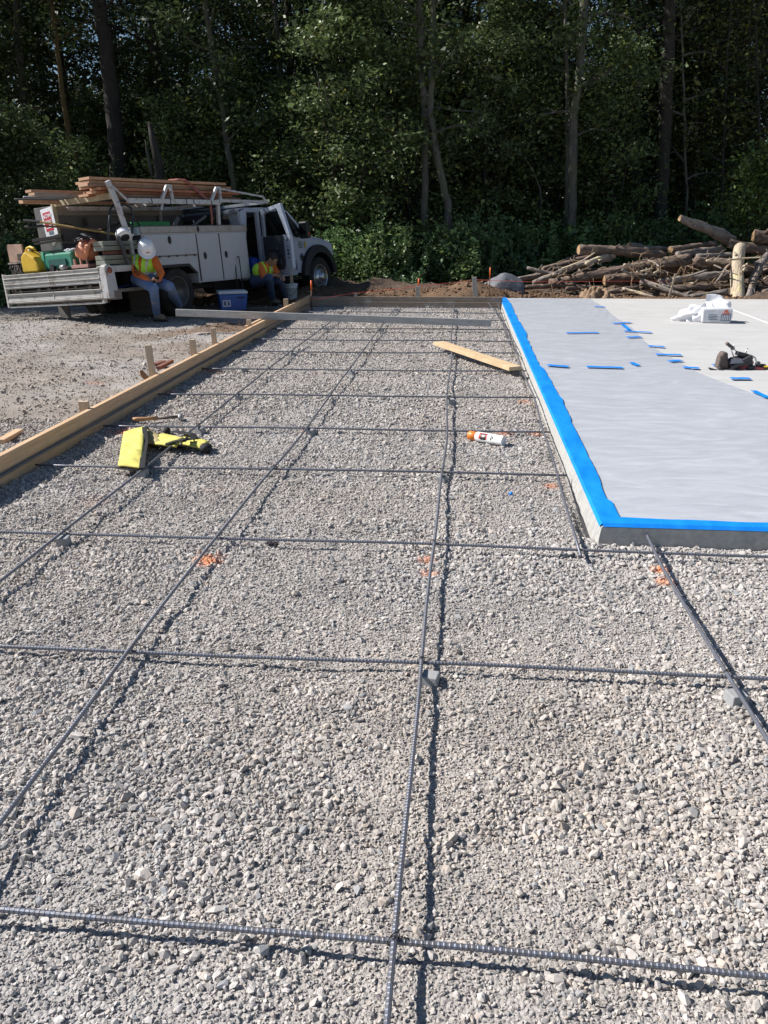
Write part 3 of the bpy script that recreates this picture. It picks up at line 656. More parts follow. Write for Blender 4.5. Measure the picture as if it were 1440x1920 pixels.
# ================================================================ FOREST
LEAF = mat('leaf', (1, 1, 1), .48, var=.1, scale=3, attr='Col', spec=.4, trans=.28)
LEAFF = mat('leaf_far', (1, 1, 1), .6, var=.1, scale=3, attr='Col', spec=.3)
def bark(name, c, c2, **k): return mat(name, c, .9, scale=5, col2=c2, stretch=(3, 3, .7), bump=.012, bscale=9, **k)
BK_D = bark('bark_dark', (.05, .042, .035), (.024, .02, .018)); BK_G = bark('bark_grey', (.15, .14, .13), (.055, .05, .045), dirt=(.10, .12, .05), dscale=1.2, dlo=.5, dhi=.7)
BK_M = bark('bark_mossy', (.17, .105, .035), (.05, .042, .018)); BK_W = bark('bark_pale', (.14, .13, .12), (.045, .04, .035), dirt=(.09, .10, .05), dscale=.9, dlo=.48, dhi=.62)
def leaves(c, size, up=.6, aspect=.52, col=(.075, .105, .035), cvar=.3, droop=.3, rng=RNG):
    """c (n,3) centres -> V, F, C: one folded leaf blade (4 corners) per centre"""
    n = len(c); a = rng.normal(size=(n, 3)); a[:, 2] = a[:, 2]*.55-droop; a /= np.linalg.norm(a, axis=1)[:, None]
    nn_ = rng.normal(size=(n, 3)); nn_[:, 2] += up*2; b = np.cross(nn_, a); b /= np.linalg.norm(b, axis=1)[:, None]+1e-9
    s_ = size*np.exp(rng.normal(0, .28, n))[:, None]
    V = np.stack([c-a*s_*.5, c+b*s_*aspect*.5+a*s_*.05, c+a*s_*.5, c-b*s_*aspect*.5+a*s_*.05], 1).reshape(-1, 3)
    F = np.arange(n*4).reshape(n, 4)
    k = np.clip(1+rng.normal(0, cvar, (n, 1)), .4, 1.9); cc = np.array(col)*k
    y = rng.random(n) < .06; cc[y] *= np.array([1.7, 1.35, .8])
    return V, F, np.repeat(cc, 4, 0)
def bez(p, d, L_, bend, n=7):
    pts = [np.array(p, float)]; d = np.array(d, float); d /= np.linalg.norm(d)
    for i in range(n):
        d = d+bend/n+RNG.normal(0, .09, 3); d /= np.linalg.norm(d); pts.append(pts[-1]+d*L_/n)
    return np.array(pts)
def crown_pts(H, z0, rad, nl, nleaf, mb=None, path=None, spread=.28, top_taper=.5, sub=3, thick=.035):
    """limbs leave the trunk, twigs leave the limbs, leaf centres cluster round the twigs"""
    cs = []; 
    for i in range(nl):
        f_ = (i+.5)/nl; z = z0+(H-z0)*f_**.9; ang = i*2.4+RNG.uniform(-.6, .6)
        r_ = rad*(1-(1-top_taper)*f_**1.6)*RNG.uniform(.6, 1.2)
        p0 = path(z) if path else np.array([0, 0, z])
        l = bez(p0, (math.cos(ang), math.sin(ang), RNG.uniform(.1, .7)), r_, np.array([0, 0, RNG.uniform(-.7, .3)]))
        if mb is not None: mb.tube([tuple(q) for q in l], [thick*(1-.85*k/7)*(1.2-.5*f_) for k in range(8)], 5, caps=False)
        for j in range(sub):
            q = l[RNG.integers(2, 8)]; a2 = RNG.uniform(0, 6.28)
            t_ = bez(q, (math.cos(a2), math.sin(a2), RNG.uniform(-.3, .5)), r_*RNG.uniform(.3, .6), np.array([0, 0, -.5]), 4)
            if mb is not None: mb.tube([tuple(k) for k in t_], [.012, .010, .008, .006, .004], 4, caps=False)
            cs.append(t_)
        cs.append(l[2:])
    P = np.concatenate(cs)
    w_ = RNG.random(len(P))**2+.05; w_ /= w_.sum()
    idx = RNG.choice(len(P), nleaf, p=w_)
    c = P[idx]+RNG.normal(0, spread, (nleaf, 3))*np.array([1, 1, .6])
    return c[c[:, 2] > .05]
def leafmesh(name, c, size, m=LEAF, **k):
    V, F, C = leaves(c, size, **k); return fast_mesh(name, V, F, [m], col=C)
def child(name, me, parent, M=None):
    o = bpy.data.objects.new(name, me); COL.objects.link(o); o.parent = parent
    if M is not None: o.matrix_local = M
    OFF[o.name] = Vector(); return o
# ---- shared crown kinds
KIN = []
for k in range(4):
    mb = MB(); c = crown_pts(12.5+k*.6, 1.6+k*.5, 2.5, 34, 11000, mb, spread=.34)
    KIN.append((leafmesh('crown_tall', c, .125, col=[(.045, .07, .022), (.055, .08, .022), (.04, .065, .027), (.06, .075, .022)][k]), mb))
UND = []
for k in range(3):
    mb = MB(); c = crown_pts(5.6, .5, 2.1, 26, 11000, mb, spread=.26, thick=.02)
    UND.append((leafmesh('crown_understory', c, .10, col=[(.075, .11, .035), (.085, .12, .045), (.07, .11, .04)][k]), mb))
SHR = []
for k in range(3):
    n_ = 5200; th = RNG.uniform(0, 6.28, n_); rr = np.sqrt(RNG.random(n_))*.95; z = RNG.random(n_)**.7
    lump = 1+.35*np.sin(th*3+k)+.2*np.sin(th*7+2*k)
    c = np.stack([rr*np.cos(th)*lump, rr*np.sin(th)*lump, z*(1.25-.75*rr**2)*(.8+.35*np.sin(5*th+4*rr))], -1)
    mb = MB()
    for q in range(14):
        a_ = RNG.uniform(0, 6.28); l = bez((0, 0, 0), (math.cos(a_)*.6, math.sin(a_)*.6, 1), 1.2, np.array([0, 0, -.3])); mb.tube([tuple(v) for v in l], [.012-.0012*i for i in range(8)], 4, caps=False)
        c = np.concatenate([c, l[3:][RNG.integers(0, 5, 60)]+RNG.normal(0, .07, (60, 3))])
    SHR.append((leafmesh('shrub_leaves', c, .085, col=[(.12, .20, .07), (.145, .22, .08), (.11, .185, .08)][k]), mb))
def trunk_mesh(b_limbs, H, r0, m, name='trunk'):
    b = MB(); b.v = list(b_limbs.v); b.f = list(b_limbs.f); b.m = list(b_limbs.m)
    P = [(.10*math.sin(z*.7+r0*40), .10*math.cos(z*.5+r0*60)-.1, z) for z in np.linspace(-.3, H, 14)]
    b.tube(P, [r0*(1.25 if i == 0 else 1-.85*i/13) for i in range(14)], 10)
    me = bpy.data.meshes.new(name); me.from_pydata(b.v, [], b.f); me.materials.append(m); me.polygons.foreach_set('use_smooth', [True]*len(b.f)); me.update(); return me
TT = [trunk_mesh(KIN[k][1], 12.5+.6*k, [.17, .13, .22, .11][k], [BK_D, BK_G, BK_D, BK_M][k]) for k in range(4)]
UT = [trunk_mesh(UND[k][1], 5.4, .05+.01*k, [BK_G, BK_D, BK_M][k]) for k in range(3)]
def gz(x, y): return float(hgt(np.array([float(x)]), np.array([float(y)]))[0])
def stand(kind, x, y, k, rz, sc, label, cat, group, name):
    t = thing(name, (x, y, gz(x, y)), label, cat, group)
    A, B_ = {'tall': (KIN[k][0], TT[k]), 'und': (UND[k % 3][0], UT[k % 3])}[kind]
    child('trunk', B_, t); child('crown', A, t); t.rotation_euler = (0, 0, rz); t.scale = (sc, sc, sc); return t
# ---- trunks one can point at, drawn along their own lines
def path_tree(pts, radii, m, label, crown=None, czs=None, name='tree', y=24, extra=12.0, rad=1.6, nleaf=6500, lsize=.11, cz0=3.2, lcol=(.07, .10, .035), group=None):
    P = [aty(u, v, y+dy) for u, v, dy in pts]           # bottom to top
    base = P[0].copy(); base.z = gz(base.x, base.y)-.2
    t = thing(name, (base.x, base.y, base.z+.2), label, 'tree', group)
    P = [base]+P; top = P[-1]+(P[-1]-P[-2]).normalized()*max(.1, extra-P[-1].z)
    P.append(top); rs = [radii[0]*1.3]+list(radii)+[radii[-1]*.35]
    # resample with a little wobble
    Q = []; RR = []
    for i in range(len(P)-1):
        for k in range(6):
            f_ = k/6; Q.append(P[i].lerp(P[i+1], f_)+Vector((RNG.normal(0, .012), RNG.normal(0, .012), 0))); RR.append((rs[i]*(1-f_)+rs[i+1]*f_)*RNG.uniform(.94, 1.06))
    Q.append(P[-1]); RR.append(rs[-1])
    b = MB(); b.tube(Q, RR, 12)
    if nleaf:
        zs = np.array([q.z for q in Q]); xs_ = np.array([q.x for q in Q]); ys_ = np.array([q.y for q in Q])
        f = lambda z: np.array([np.interp(z, zs, xs_), np.interp(z, zs, ys_), z])
        c = crown_pts(extra, cz0, rad, 20, nleaf, b, path=f, spread=.3)
        b.build('trunk', m, t, smooth=True)
        o = child('crown', leafmesh('crown', c-np.array(t.location), lsize, col=lcol), t)
    else: b.build('trunk', m, t, smooth=True)
    return t
path_tree([(163, 330, 0), (128, 255, 0), (112, 130, 0), (103, 60, 0), (97, 0, 0)], [.09, .07, .06, .055, .05], BK_M, 'slender leaning tree with orange mossy bark behind the left end of the truck', y=22.5, nleaf=4500, cz0=5.5)
path_tree([(222, 320, 0), (212, 200, 0), (200, 90, 0), (185, 0, 0)], [.22, .21, .19, .17], BK_D, 'thickest dark tree trunk rising behind the lumber on the truck', y=23.0, nleaf=7000, cz0=6.2, rad=2.4)
t = thing('broken_snag', aty(300, 335, 20.5), 'broken dead snag with jagged top just behind the lumber', 'snag')
P = [aty(301, 345, 20.5), aty(296, 300, 20.5), aty(287, 262, 20.5), aty(279, 228, 20.5)]; P[0].z = .2
MB().tube(P, [.13, .11, .085, .03], 9).build('trunk', BK_D, t, smooth=True)
MB().tube([aty(285, 330, 20.5), aty(276, 285, 20.5), aty(272, 262, 20.5)], [.05, .035, .01], 6).build('splinter', BK_G, t, smooth=True)
path_tree([(437, 335, 0), (425, 270, 0), (408, 150, 0), (396, 90, 0), (384, 0, 0)], [.08, .075, .07, .07, .065], BK_W, 'pale speckled birch trunk above the truck cab', y=22.0, nleaf=7500, cz0=3.0)
path_tree([(796, 385, 0), (798, 250, 0), (790, 100, 0), (786, 0, 0)], [.085, .08, .075, .07], BK_G, 'straight grey trunk, left one of the close pair at mid picture', y=20.9, nleaf=5500, cz0=3.6, group=None)
path_tree([(841, 392, 0), (820, 300, 0), (806, 210, 0), (811, 100, 0), (812, 0, 0)], [.09, .08, .07, .06, .055], BK_W, 'crooked pale brown trunk, right one of the close pair at mid picture', y=20.5, nleaf=7000, cz0=3.0)
path_tree([(852, 300, 0), (850, 90, 0), (846, 0, 0)], [.13, .11, .10], BK_G, 'grey trunk half hidden just right of the close pair', y=27, nleaf=6500, cz0=4)
path_tree([(1072, 415, 0), (1075, 230, 0), (1088, 120, 0), (1096, 0, 0)], [.115, .105, .095, .09], BK_W, 'stout pale birch trunk left above the log pile', y=21.9, nleaf=7000, cz0=3.0)
path_tree([(1062, 390, 0), (1064, 200, 0), (1060, 0, 0)], [.05, .045, .04], BK_G, 'thin grey trunk pressed against the stout pale birch', y=22.3, nleaf=4000, cz0=4)
path_tree([(1240, 380, 0), (1248, 200, 0), (1258, 0, 0)], [.18, .17, .15], BK_D, 'thick black trunk above the highest log of the pile', y=24.0, nleaf=6500, cz0=5.5, rad=2.2)
path_tree([(1190, 380, 0), (1195, 200, 0), (1205, 0, 0)], [.12, .11, .09], BK_G, 'slim grey trunk left of the thick black one', y=26, nleaf=5500, cz0=3.8)
path_tree([(955, 400, 0), (948, 200, 0), (955, 0, 0)], [.14, .13, .12], BK_D, 'dark trunk between the close pair and the stout pale birch', y=27, nleaf=8000, cz0=2.8)
path_tree([(560, 380, 0), (545, 200, 0), (540, 0, 0)], [.13, .12, .10], BK_D, 'dark trunk behind the truck mirror', y=27, nleaf=8000, cz0=2.8)
path_tree([(655, 380, 0), (648, 200, 0), (655, 0, 0)], [.12, .11, .10], BK_D, 'dark trunk hidden behind the big leafy tree', y=26, nleaf=6500, cz0=3.5)
path_tree([(40, 380, 0), (45, 200, 0), (30, 0, 0)], [.11, .10, .09], BK_G, 'grey trunk at the left picture edge', y=25, nleaf=6500, cz0=3.2)
# thin saplings on the right
sp = [(1288, 'leftmost of the thin stems'), (1302, 'second of the thin stems from the black trunk'), (1322, 'thin stem bending left over the log pile'), (1338, 'thin stem behind the upright log'), (1352, 'forked-looking thin stem'), (1371, 'thin stem right of the upright log'), (1390, 'thin stem near the right picture edge, leaning'), (1408, 'next to last thin stem'), (1427, 'last thin stem at the right picture edge')]
for i, (u, l) in enumerate(sp):
    le = random.uniform(-18, 22)
    path_tree([(u, 390, 0), (u+le*.4, 200, 0), (u+le, 0, 0)], [.035, .03, .024], BK_G if i % 3 == 0 else BK_D, 'young tree, '+l, y=24+(i % 4)*.8, nleaf=1500, cz0=2.2, rad=.9, extra=9, name='sapling', lsize=.10, group='thin saplings above the right end of the log pile', lcol=(.09, .11, .03))
# arching bare branch
b = MB(); pts = [aty(u, v, 22.6) for u, v in ((870, 243), (900, 250), (945, 268), (975, 285), (1000, 320), (1013, 355), (1015, 400))]
b.tube(pts, [.012, .016, .018, .02, .022, .024, .028], 6); b.tube([pts[-1], pts[-1]+Vector((0, 0, -1.6))], [.028, .03], 6)
b.build('bare_branch', BK_W, smooth=True, label='thin pale bare stem arching over between the trunks', cat='branch')
# ---- leafy understory trees in front
def big_bush(u, y, H, rad, nleaf, label, col=(.13, .175, .065), z0=.3, nl=34, ls=.10, sp_=.24):
    p = aty(u, 420, y); t = thing('leafy_tree', (p.x, p.y, gz(p.x, p.y)), label, 'tree'); b = MB()
    for k in range(5):
        a_ = k*1.3; l = bez((0, 0, 0), (math.cos(a_)*.25, math.sin(a_)*.25, 1), H*.95, np.array([0, 0, .1])); b.tube([tuple(q) for q in l], [.05-.005*i for i in range(8)], 6)
    c = crown_pts(H, z0, rad, nl, nleaf, b, spread=sp_, sub=4, thick=.02, top_taper=.35)
    b.build('trunk', BK_G, t, smooth=True); t2 = child('crown', leafmesh('crown', c, ls, col=col), t); return t
# trunk meshes of leafy trees are local
_b = MB.build
def _build_local(s, name, mats, parent=None, **k):
    if parent is not None and k.pop('local', False):
        keep = OFF[parent.name]; OFF[parent.name] = Vector(); o = _b(s, name, mats, parent, **k); OFF[parent.name] = keep; return o
    k.pop('local', None); return _b(s, name, mats, parent, **k)
MB.build = _build_local
def big_bush(u, y, H, rad, nleaf, label, col=(.13, .175, .065), z0=.3, nl=34, ls=.10, sp_=.24, asp=.52):
    p = aty(u, 420, y); t = thing('leafy_tree', (p.x, p.y, gz(p.x, p.y)), label, 'tree'); b = MB()
    for k in range(5):
        a_ = k*1.3; l = bez((0, 0, 0), (math.cos(a_)*.25, math.sin(a_)*.25, 1), H*.95, np.array([0, 0, .1])); b.tube([tuple(q*np.array([.55, .55, 1])) for q in l[:6]], [.04-.006*i for i in range(6)], 6)
    c = crown_pts(H, z0, rad, nl, nleaf, b, spread=sp_, sub=4, thick=.02, top_taper=.35)
    b.build('trunk', BK_D, t, smooth=True, local=True); child('crown', leafmesh('crown', c, ls, col=col, aspect=asp), t); return t
big_bush(660, 20.9, 7.2, 2.1, 26000, 'big leafy tree right of the truck with many sunlit leaves', nl=46)
big_bush(770, 22.6, 6.0, 1.7, 10000, 'leafy tree in front of the close pair of trunks', nl=34)
big_bush(915, 23.0, 6.6, 1.8, 13000, 'leafy tree right of the close pair of trunks', col=(.11, .15, .06), nl=32)
big_bush(560, 22.5, 4.6, 1.5, 11000, 'lower leafy tree directly behind the truck hood', nl=30)
big_bush(430, 22.8, 4.2, 1.4, 8000, 'leafy tree behind the truck roof', nl=26)
big_bush(330, 22.5, 4.4, 1.3, 6000, 'sparse leafy tree behind the middle of the lumber', nl=22)
big_bush(40, 19.0, 3.5, 1.7, 15000, 'dense leafy tree beside the left picture edge behind the yellow jug', nl=34, col=(.08, .11, .04))
big_bush(150, 21.5, 3.2, 1.3, 6000, 'low leafy tree behind the end of the lumber', nl=22)
big_bush(1150, 23.2, 5.4, 1.6, 8500, 'leafy tree between the stout pale birch and the slim grey trunk', col=(.10, .14, .05), nl=28)
big_bush(1420, 21.0, 2.9, 1.0, 5000, 'pale green leafy tree over the big log at the right picture edge', col=(.10, .15, .04), nl=20)
big_bush(1010, 23.5, 5.0, 1.6, 8000, 'leafy tree under the arching bare stem', col=(.10, .14, .05), nl=26)
# shrubs along the edge
def shrub(x, y, s_, k, label, sz=1.0):
    t = thing('shrub', (x, y, gz(x, y)-.03), label, 'shrub', 'shrubs along the forest edge')
    me = bpy.data.meshes.get('shrub_stems.%d' % k)
    if me is None:
        b = SHR[k][1]; me = bpy.data.meshes.new('shrub_stems.%d' % k); me.from_pydata(b.v, [], b.f); me.materials.append(BK_D); me.update()
    child('stems', me, t); child('leaves', SHR[k][0], t); t.scale = (s_, s_, s_*sz); t.rotation_euler = (0, 0, random.uniform(0, 6))
for u, y, s_, sz, l in [(12, 17.2, .95, 1.0, 'at the left picture edge beside the plywood box'), (62, 17.8, .9, 1.3, 'behind the yellow jug'), (-60, 15.5, 1.1, 1, 'nearest one, at the left edge beside the lift gate'), (118, 19.5, 1.0, 1.2, 'behind the white sign'),
        (600, 19.6, .8, 1.15, 'right behind the front wheel of the truck'), (650, 19.9, 1.1, 1.1, 'just right of the truck front'), (715, 19.6, 1.0, 1.2, 'left of the orange-tipped pin'), (775, 20.0, 1.15, .95, 'above the left grey stake'),
        (840, 20.4, 1.1, 1.1, 'above the dirt mound'), (905, 20.6, 1.15, 1.2, 'behind the grey boulder, left side'), (965, 21.2, 1.1, 1.0, 'behind the grey boulder, right side'), (1020, 21.6, 1.1, 1.1, 'above the left tail of the log pile'),
        (1080, 22.0, 1.2, 1.0, 'below the stout pale birch'), (1140, 22.4, 1.15, 1.2, 'above the end-cut log'), (1205, 22.6, 1.2, 1.0, 'under the slim grey trunk'), (1262, 22.8, 1.1, 1.1, 'left of the highest log'), (1330, 23.2, 1.2, 1.2, 'behind the highest log'), (1400, 22.6, 1.15, 1.1, 'behind the big log at the right edge'), (1470, 22, 1.2, 1.2, 'half out of the picture at the right')]:
    p = aty(u, 430, y); shrub(p.x, y, s_, random.randrange(3), 'dark green shrub '+l, sz)
# woods behind, trees nobody could tell apart
i = 0
for y, step, amp in ((25.5, 3.0, .9), (28.5, 2.9, 1), (32, 3.1, 1.2), (36.5, 3.3, 1.5), (42, 3.8, 2)):
    x = -y*.62-2.5
    while x < y*.47+2:
        xx = x+random.uniform(-amp, amp); yy = y+random.uniform(-1, 1)
        stand('tall', xx, yy, random.randrange(4), random.uniform(0, 6.28), random.uniform(.82, 1.12), 'tall forest tree standing in the dark woods behind the clearing', 'tree', 'trees in the dark woods', 'forest_tree')
        i += 1; x += step
for q in range(26):
    y = random.uniform(24.5, 34); x = random.uniform(-y*.6, y*.45)
    stand('und', x, y, random.randrange(3), random.uniform(0, 6.28), random.uniform(.8, 1.15), 'small understory tree in the dark woods behind the clearing', 'tree', 'understory trees in the dark woods', 'understory_tree')
for (x, y, sc_) in ((-17.5, 22, .9), (-13.0, 23.5, .9), (-19, 17.8, .9), (-21, 25, .9), (-12.6, 16.4, .72), (-14.8, 15.6, .75), (-12.2, 18.4, .72), (-11.6, 16.0, .68), (-13.6, 15.3, .7), (-16.6, 15.6, .85)):
    stand('tall', x, y, random.randrange(4), random.uniform(0, 6.28), sc_, 'tall tree standing left of the clearing, outside the picture', 'tree', 'trees left of the clearing', 'forest_tree')
n_ = 90000; yy = RNG.uniform(48, 66, n_); xx = RNG.uniform(-56, 46, n_); zz = RNG.random(n_)**1.6*17
kp = (fbm(N2, xx*.30, zz*.38) < .50-.012*zz) | (zz < 5); c = np.stack([xx, yy, zz+.3*np.sin(xx)], -1)[kp]
o = bpy.data.objects.new('distant_woods', leafmesh('distant_woods', c, .55, m=LEAFF, col=(.045, .06, .025), aspect=.8)); COL.objects.link(o); o['kind'] = 'stuff'; o['label'] = 'far off wood closing the view between the trunks'; o['category'] = 'woods'
n_ = 42000; yy = 19.8+RNG.random(n_)**1.3*9; xx = RNG.uniform(-16, 12, n_); base = hgt(xx, yy)
c = np.stack([xx, yy, base+RNG.random(n_)*(.25+.45*fbm(N2, xx*1.2, yy*1.2))], -1); c = c[(c[:, 1] > 20.5) | (c[:, 0] < 1.5)]
o = bpy.data.objects.new('undergrowth', leafmesh('undergrowth', c, .10, col=(.09, .14, .05))); COL.objects.link(o); o['kind'] = 'stuff'; o['label'] = 'low green undergrowth at the foot of the forest'; o['category'] = 'undergrowth'
print('trees', i)
# ================================================================ SERVICE TRUCK
_hd, _rl = R(65), R(4.5)
TX = Vector((math.cos(_hd), math.sin(_hd), 0)); _yl = Vector((-math.sin(_hd), math.cos(_hd), 0))
TY_ = _yl*math.cos(_rl)-Vector((0, 0, 1))*math.sin(_rl); TZ = Vector((0, 0, 1))*math.cos(_rl)+_yl*math.sin(_rl)
TO = Vector((-4.62, 13.6, 0))
TM = Matrix((TX, TY_, TZ)).transposed().to_4x4(); TM.translation = TO
def tw(x, y, z): return TO+TX*x+TY_*y+TZ*z
WHT = mat('white_paint_shaded', (.44, .445, .46), .38, var=.06, scale=4, dirt=(.36, .34, .31), dscale=2.5, dlo=.55, dhi=.82)  # white greyed down: shade on the truck side is put into the colour
WHT2 = mat('cab_white_shaded', (.38, .42, .50), .28, var=.03, scale=4, dirt=(.45, .43, .40), dscale=1.6, dlo=.6, dhi=.9)  # white darkened and blued: the cab's shade is put into the colour
RACK = mat('rack_white', (.50, .50, .50), .5, var=.1, scale=12, dirt=(.22, .16, .11), dscale=9, dlo=.52, dhi=.66)
BLK = mat('black_plastic', (.018, .018, .02), .6, var=.3, scale=15)
RUB = mat('tyre_rubber', (.022, .021, .02), .85, var=.4, scale=12, dirt=(.10, .085, .07), dscale=4, dlo=.5, dhi=.8, bump=.002, bscale=60)
RIM = mat('dull_rim', (.15, .145, .14), .5, metal=.4, var=.3, scale=9); CHR = mat('bright_rim', (.55, .56, .58), .25, metal=.8, var=.2, scale=6)
DKI = mat('dark_interior', (.02, .02, .024), .8); TRIM = mat('door_trim', (.045, .048, .06), .7, var=.2)
ALU = mat('worn_aluminium', (.58, .56, .53), .5, metal=.25, var=.25, scale=8, stretch=(10, 1, 10), dirt=(.22, .18, .15), dscale=5, dlo=.5, dhi=.72)
GLS = bpy.data.materials.new('window_glass'); GLS.use_nodes = True
_n = GLS.node_tree.nodes; _b2 = _n['Principled BSDF']; _b2.inputs['Base Color'].default_value = (.01, .012, .014, 1); _b2.inputs['Roughness'].default_value = .05
_t = _n.new('ShaderNodeBsdfTransparent'); _t.inputs[0].default_value = (.55, .6, .58, 1); _m = _n.new('ShaderNodeMixShader'); _m.inputs[0].default_value = .45
GLS.node_tree.links.new(_t.outputs[0], _m.inputs[1]); GLS.node_tree.links.new(_b2.outputs[0], _m.inputs[2]); GLS.node_tree.links.new(_m.outputs[0], _n['Material Output'].inputs[0])
GRY = mat('grey_wall', (.15, .145, .14), .6, var=.2, scale=5, dirt=(.14, .12, .11), dscale=3, dlo=.45, dhi=.75)
UND_ = mat('chassis_black', (.02, .018, .017), .85)
T = thing('service_truck', None, 'white utility service truck with lumber rack and open rear door', 'truck', M=TM)
X_, Y_, Z_ = Vector((1, 0, 0)), Vector((0, 1, 0)), Vector((0, 0, 1))
TP = lambda name, b, m, par=None, **k: b.build(name, m, par or T, **k)
# --- wheels
def wheel(cx, cy, side, front, dual=False):
    Mw = Matrix.Translation((cx, cy, .39)) @ Matrix.Rotation(R(90)*side, 4, 'X')     # local +z points outwards
    w_ = thing('wheel', None, '', '') if False else None
    b = MB(); b.lathe([(.25, -.11), (.30, -.125), (.355, -.12), (.380, -.09), (.385, 0), (.380, .09), (.355, .12), (.30, .125), (.25, .11), (.24, .0), (.25, -.11)], 40, Mw)
    for k in range(40):   # tread blocks
        a = 2*math.pi*k/40; p = Mw @ Vector((.386*math.cos(a), .386*math.sin(a), 0)); q = Matrix.Rotation(R(90)*side, 3, 'X') @ Matrix.Rotation(a, 3, 'Z')
        b.box(p, (.012, .035, .17), q)
    ty = TP('wheel', b, RUB, smooth=False)
    b = MB()
    if front:
        b.lathe([(.252, .105), (.235, .115), (.225, .08), (.19, .07), (.16, .10), (.13, .13), (.09, .14), (.085, .19), (.07, .20), (.001, .20)], 32, Mw)
        for k in range(10):
            a = 2*math.pi*k/10; p = Mw @ Vector((.11*math.cos(a), .11*math.sin(a), .145)); b.ball(p, .012, 6)
        TP('rim', b, CHR, ty, smooth=True)
        b = MB()
        for k in range(8):
            a = 2*math.pi*(k+.5)/8; p = Mw @ Vector((.19*math.cos(a), .19*math.sin(a), .0785)); b.lathe([(.001, .0), (.022, .0), (.022, .003), (.001, .004)], 10, Mw @ Matrix.Translation((.185*math.cos(a), .185*math.sin(a), .082)))
        TP('rim_hole', b, BLK, ty)
    else:
        b.lathe([(.252, .105), (.238, .118), (.228, .09), (.215, .02), (.19, -.03), (.15, -.045), (.12, -.05), (.10, -.045), (.075, -.03), (.07, .03), (.001, .035)], 32, Mw)
        TP('rim', b, RIM, ty, smooth=True)
        b = MB()
        for k in range(6):
            a = 2*math.pi*k/6; b.lathe([(.001, .0), (.028, .0), (.028, .003), (.001, .004)], 10, Mw @ Matrix.Translation((.165*math.cos(a), .165*math.sin(a), -.04)))
        TP('rim_hole', b, BLK, ty)
    return ty
wheel(0, .14, 1, False); wheel(0, .42, 1, False); wheel(0, 1.82, -1, False); wheel(0, 1.54, -1, False)
wheel(4.18, .16, 1, True); wheel(4.18, 1.80, -1, True)
# --- chassis
b = MB(); b.box((1.8, .65, .55), (6.0, .09, .16)); b.box((1.8, 1.3, .55), (6.0, .09, .16)); b.box((0, .98, .39), (.12, 1.7, .12)); b.ball((0, .98, .39), (.18, .2, .18)); b.box((4.18, .98, .36), (.12, 1.6, .1))
b.box((-1.2, .98, .5), (.12, 1.5, .14)); b.tube([(1.2, .45, .42), (2.6, .45, .42)], .14, 12)
b.tube([(1.5, .35, .42), (-.2, .5, .45)], .04, 8)
TP('chassis', b, UND_)
# --- right service body
def arch(cx, cz, r_, z0, n=14, flat=.82, back=True):
    pts = []
    for i in range(n+1):
        a = math.pi*i/n; pts.append((cx-r_*math.cos(a)*-1 if False else cx+r_*math.cos(math.pi-a), min(flat, cz+r_*math.sin(a)*1.05)))
    return [(cx-r_, z0)]+[p for p in pts if p[1] > z0]+[(cx+r_, z0)]
side = [(-.65, .72), (-.52, .60)]+arch(0, .42, .50, .60)[1:]+[(.50, .50), (1.86, .50), (1.86, 1.31), (-.65, 1.31)]
side = [(-.65, .66)]+[(x, z) for x, z in arch(0, .42, .50, .66)]+[(.50, .50), (1.86, .50), (1.86, 1.31), (-.65, 1.31)]
b = MB(); b.prism(side, (0, 0, 0), X_, Z_, Y_*.46); body = TP('utility_body', b, WHT, bevel=.006)
b = MB(); b.box((.605, .222, 1.36), (2.55, .50, .10)); lid = TP('toolbox_lid', b, mat('lid_paint', (.36, .345, .32), .5, var=.1, dirt=(.25, .18, .12), dscale=4, dlo=.45, dhi=.75), bevel=.008)
b = MB(); b.box((.605, .21, 1.415), (2.5, .42, .012)); TP('lid_sheet', b, mat('lid_rust', (.20, .16, .13), .8, var=.4, scale=12), lid)
def boxdoor(x0, x1, z0, z1, hx, hz, name='locker_door'):
    b = MB(); b.box(((x0+x1)/2, -.008, (z0+z1)/2), (x1-x0, .022, z1-z0)); d = TP(name, b, WHT, body, bevel=.005)
    return d
for x0, x1, z0, z1 in ((.56, 1.10, .53, 1.285), (1.13, 1.80, .53, 1.285), (-.62, .53, .965, 1.285)): boxdoor(x0, x1, z0, z1, 0, 0)
def latch(x, z, w_=.055, h_=.10):
    b = MB(); b.lathe([(.001, 0), (.9, 0), (1, .3), (.8, .6), (.001, .7)], 8, Matrix.Translation((x, -.018, z)) @ Matrix.Rotation(R(90), 4, 'X') @ Matrix.Diagonal((w_, h_/1.2, .03, 1))); TP('latch', b, BLK, body)
latch(.70, .93, .038, .075); latch(1.24, .93, .036, .075); latch(-.09, 1.20, .038, .08); latch(.60, 1.36, .035, .06)
b = MB(); b.box((-.05, -.012, .955), (1.15, .018, .012))
for k in range(6): b.box((-.55+.2*k, -.02, .95), (.025, .02, .03))
b.box((1.115, -.012, .9), (.012, .02, .76)); b.box((.545, -.012, .9), (.010, .02, .76))
TP('hinge_strip', b, mat('hinge_dark', (.10, .09, .09), .6), body)
b = MB(); ar = arch(0, .42, .50, .66); ai = arch(0, .42, .455, .66, flat=.78)
for i in range(len(ar)-1): b.add([(ar[i][0], -.012, ar[i][1]), (ar[i+1][0], -.012, ar[i+1][1]), (ai[i+1][0], -.012, ai[i+1][1]), (ai[i][0], -.012, ai[i][1])], [(0, 1, 2, 3)]); b.add([(ai[i][0], -.012, ai[i][1]), (ai[i+1][0], -.012, ai[i+1][1]), (ai[i+1][0], .3, ai[i+1][1]), (ai[i][0], .3, ai[i][1])], [(0, 1, 2, 3)])
TP('wheel_arch_trim', b, BLK, body)
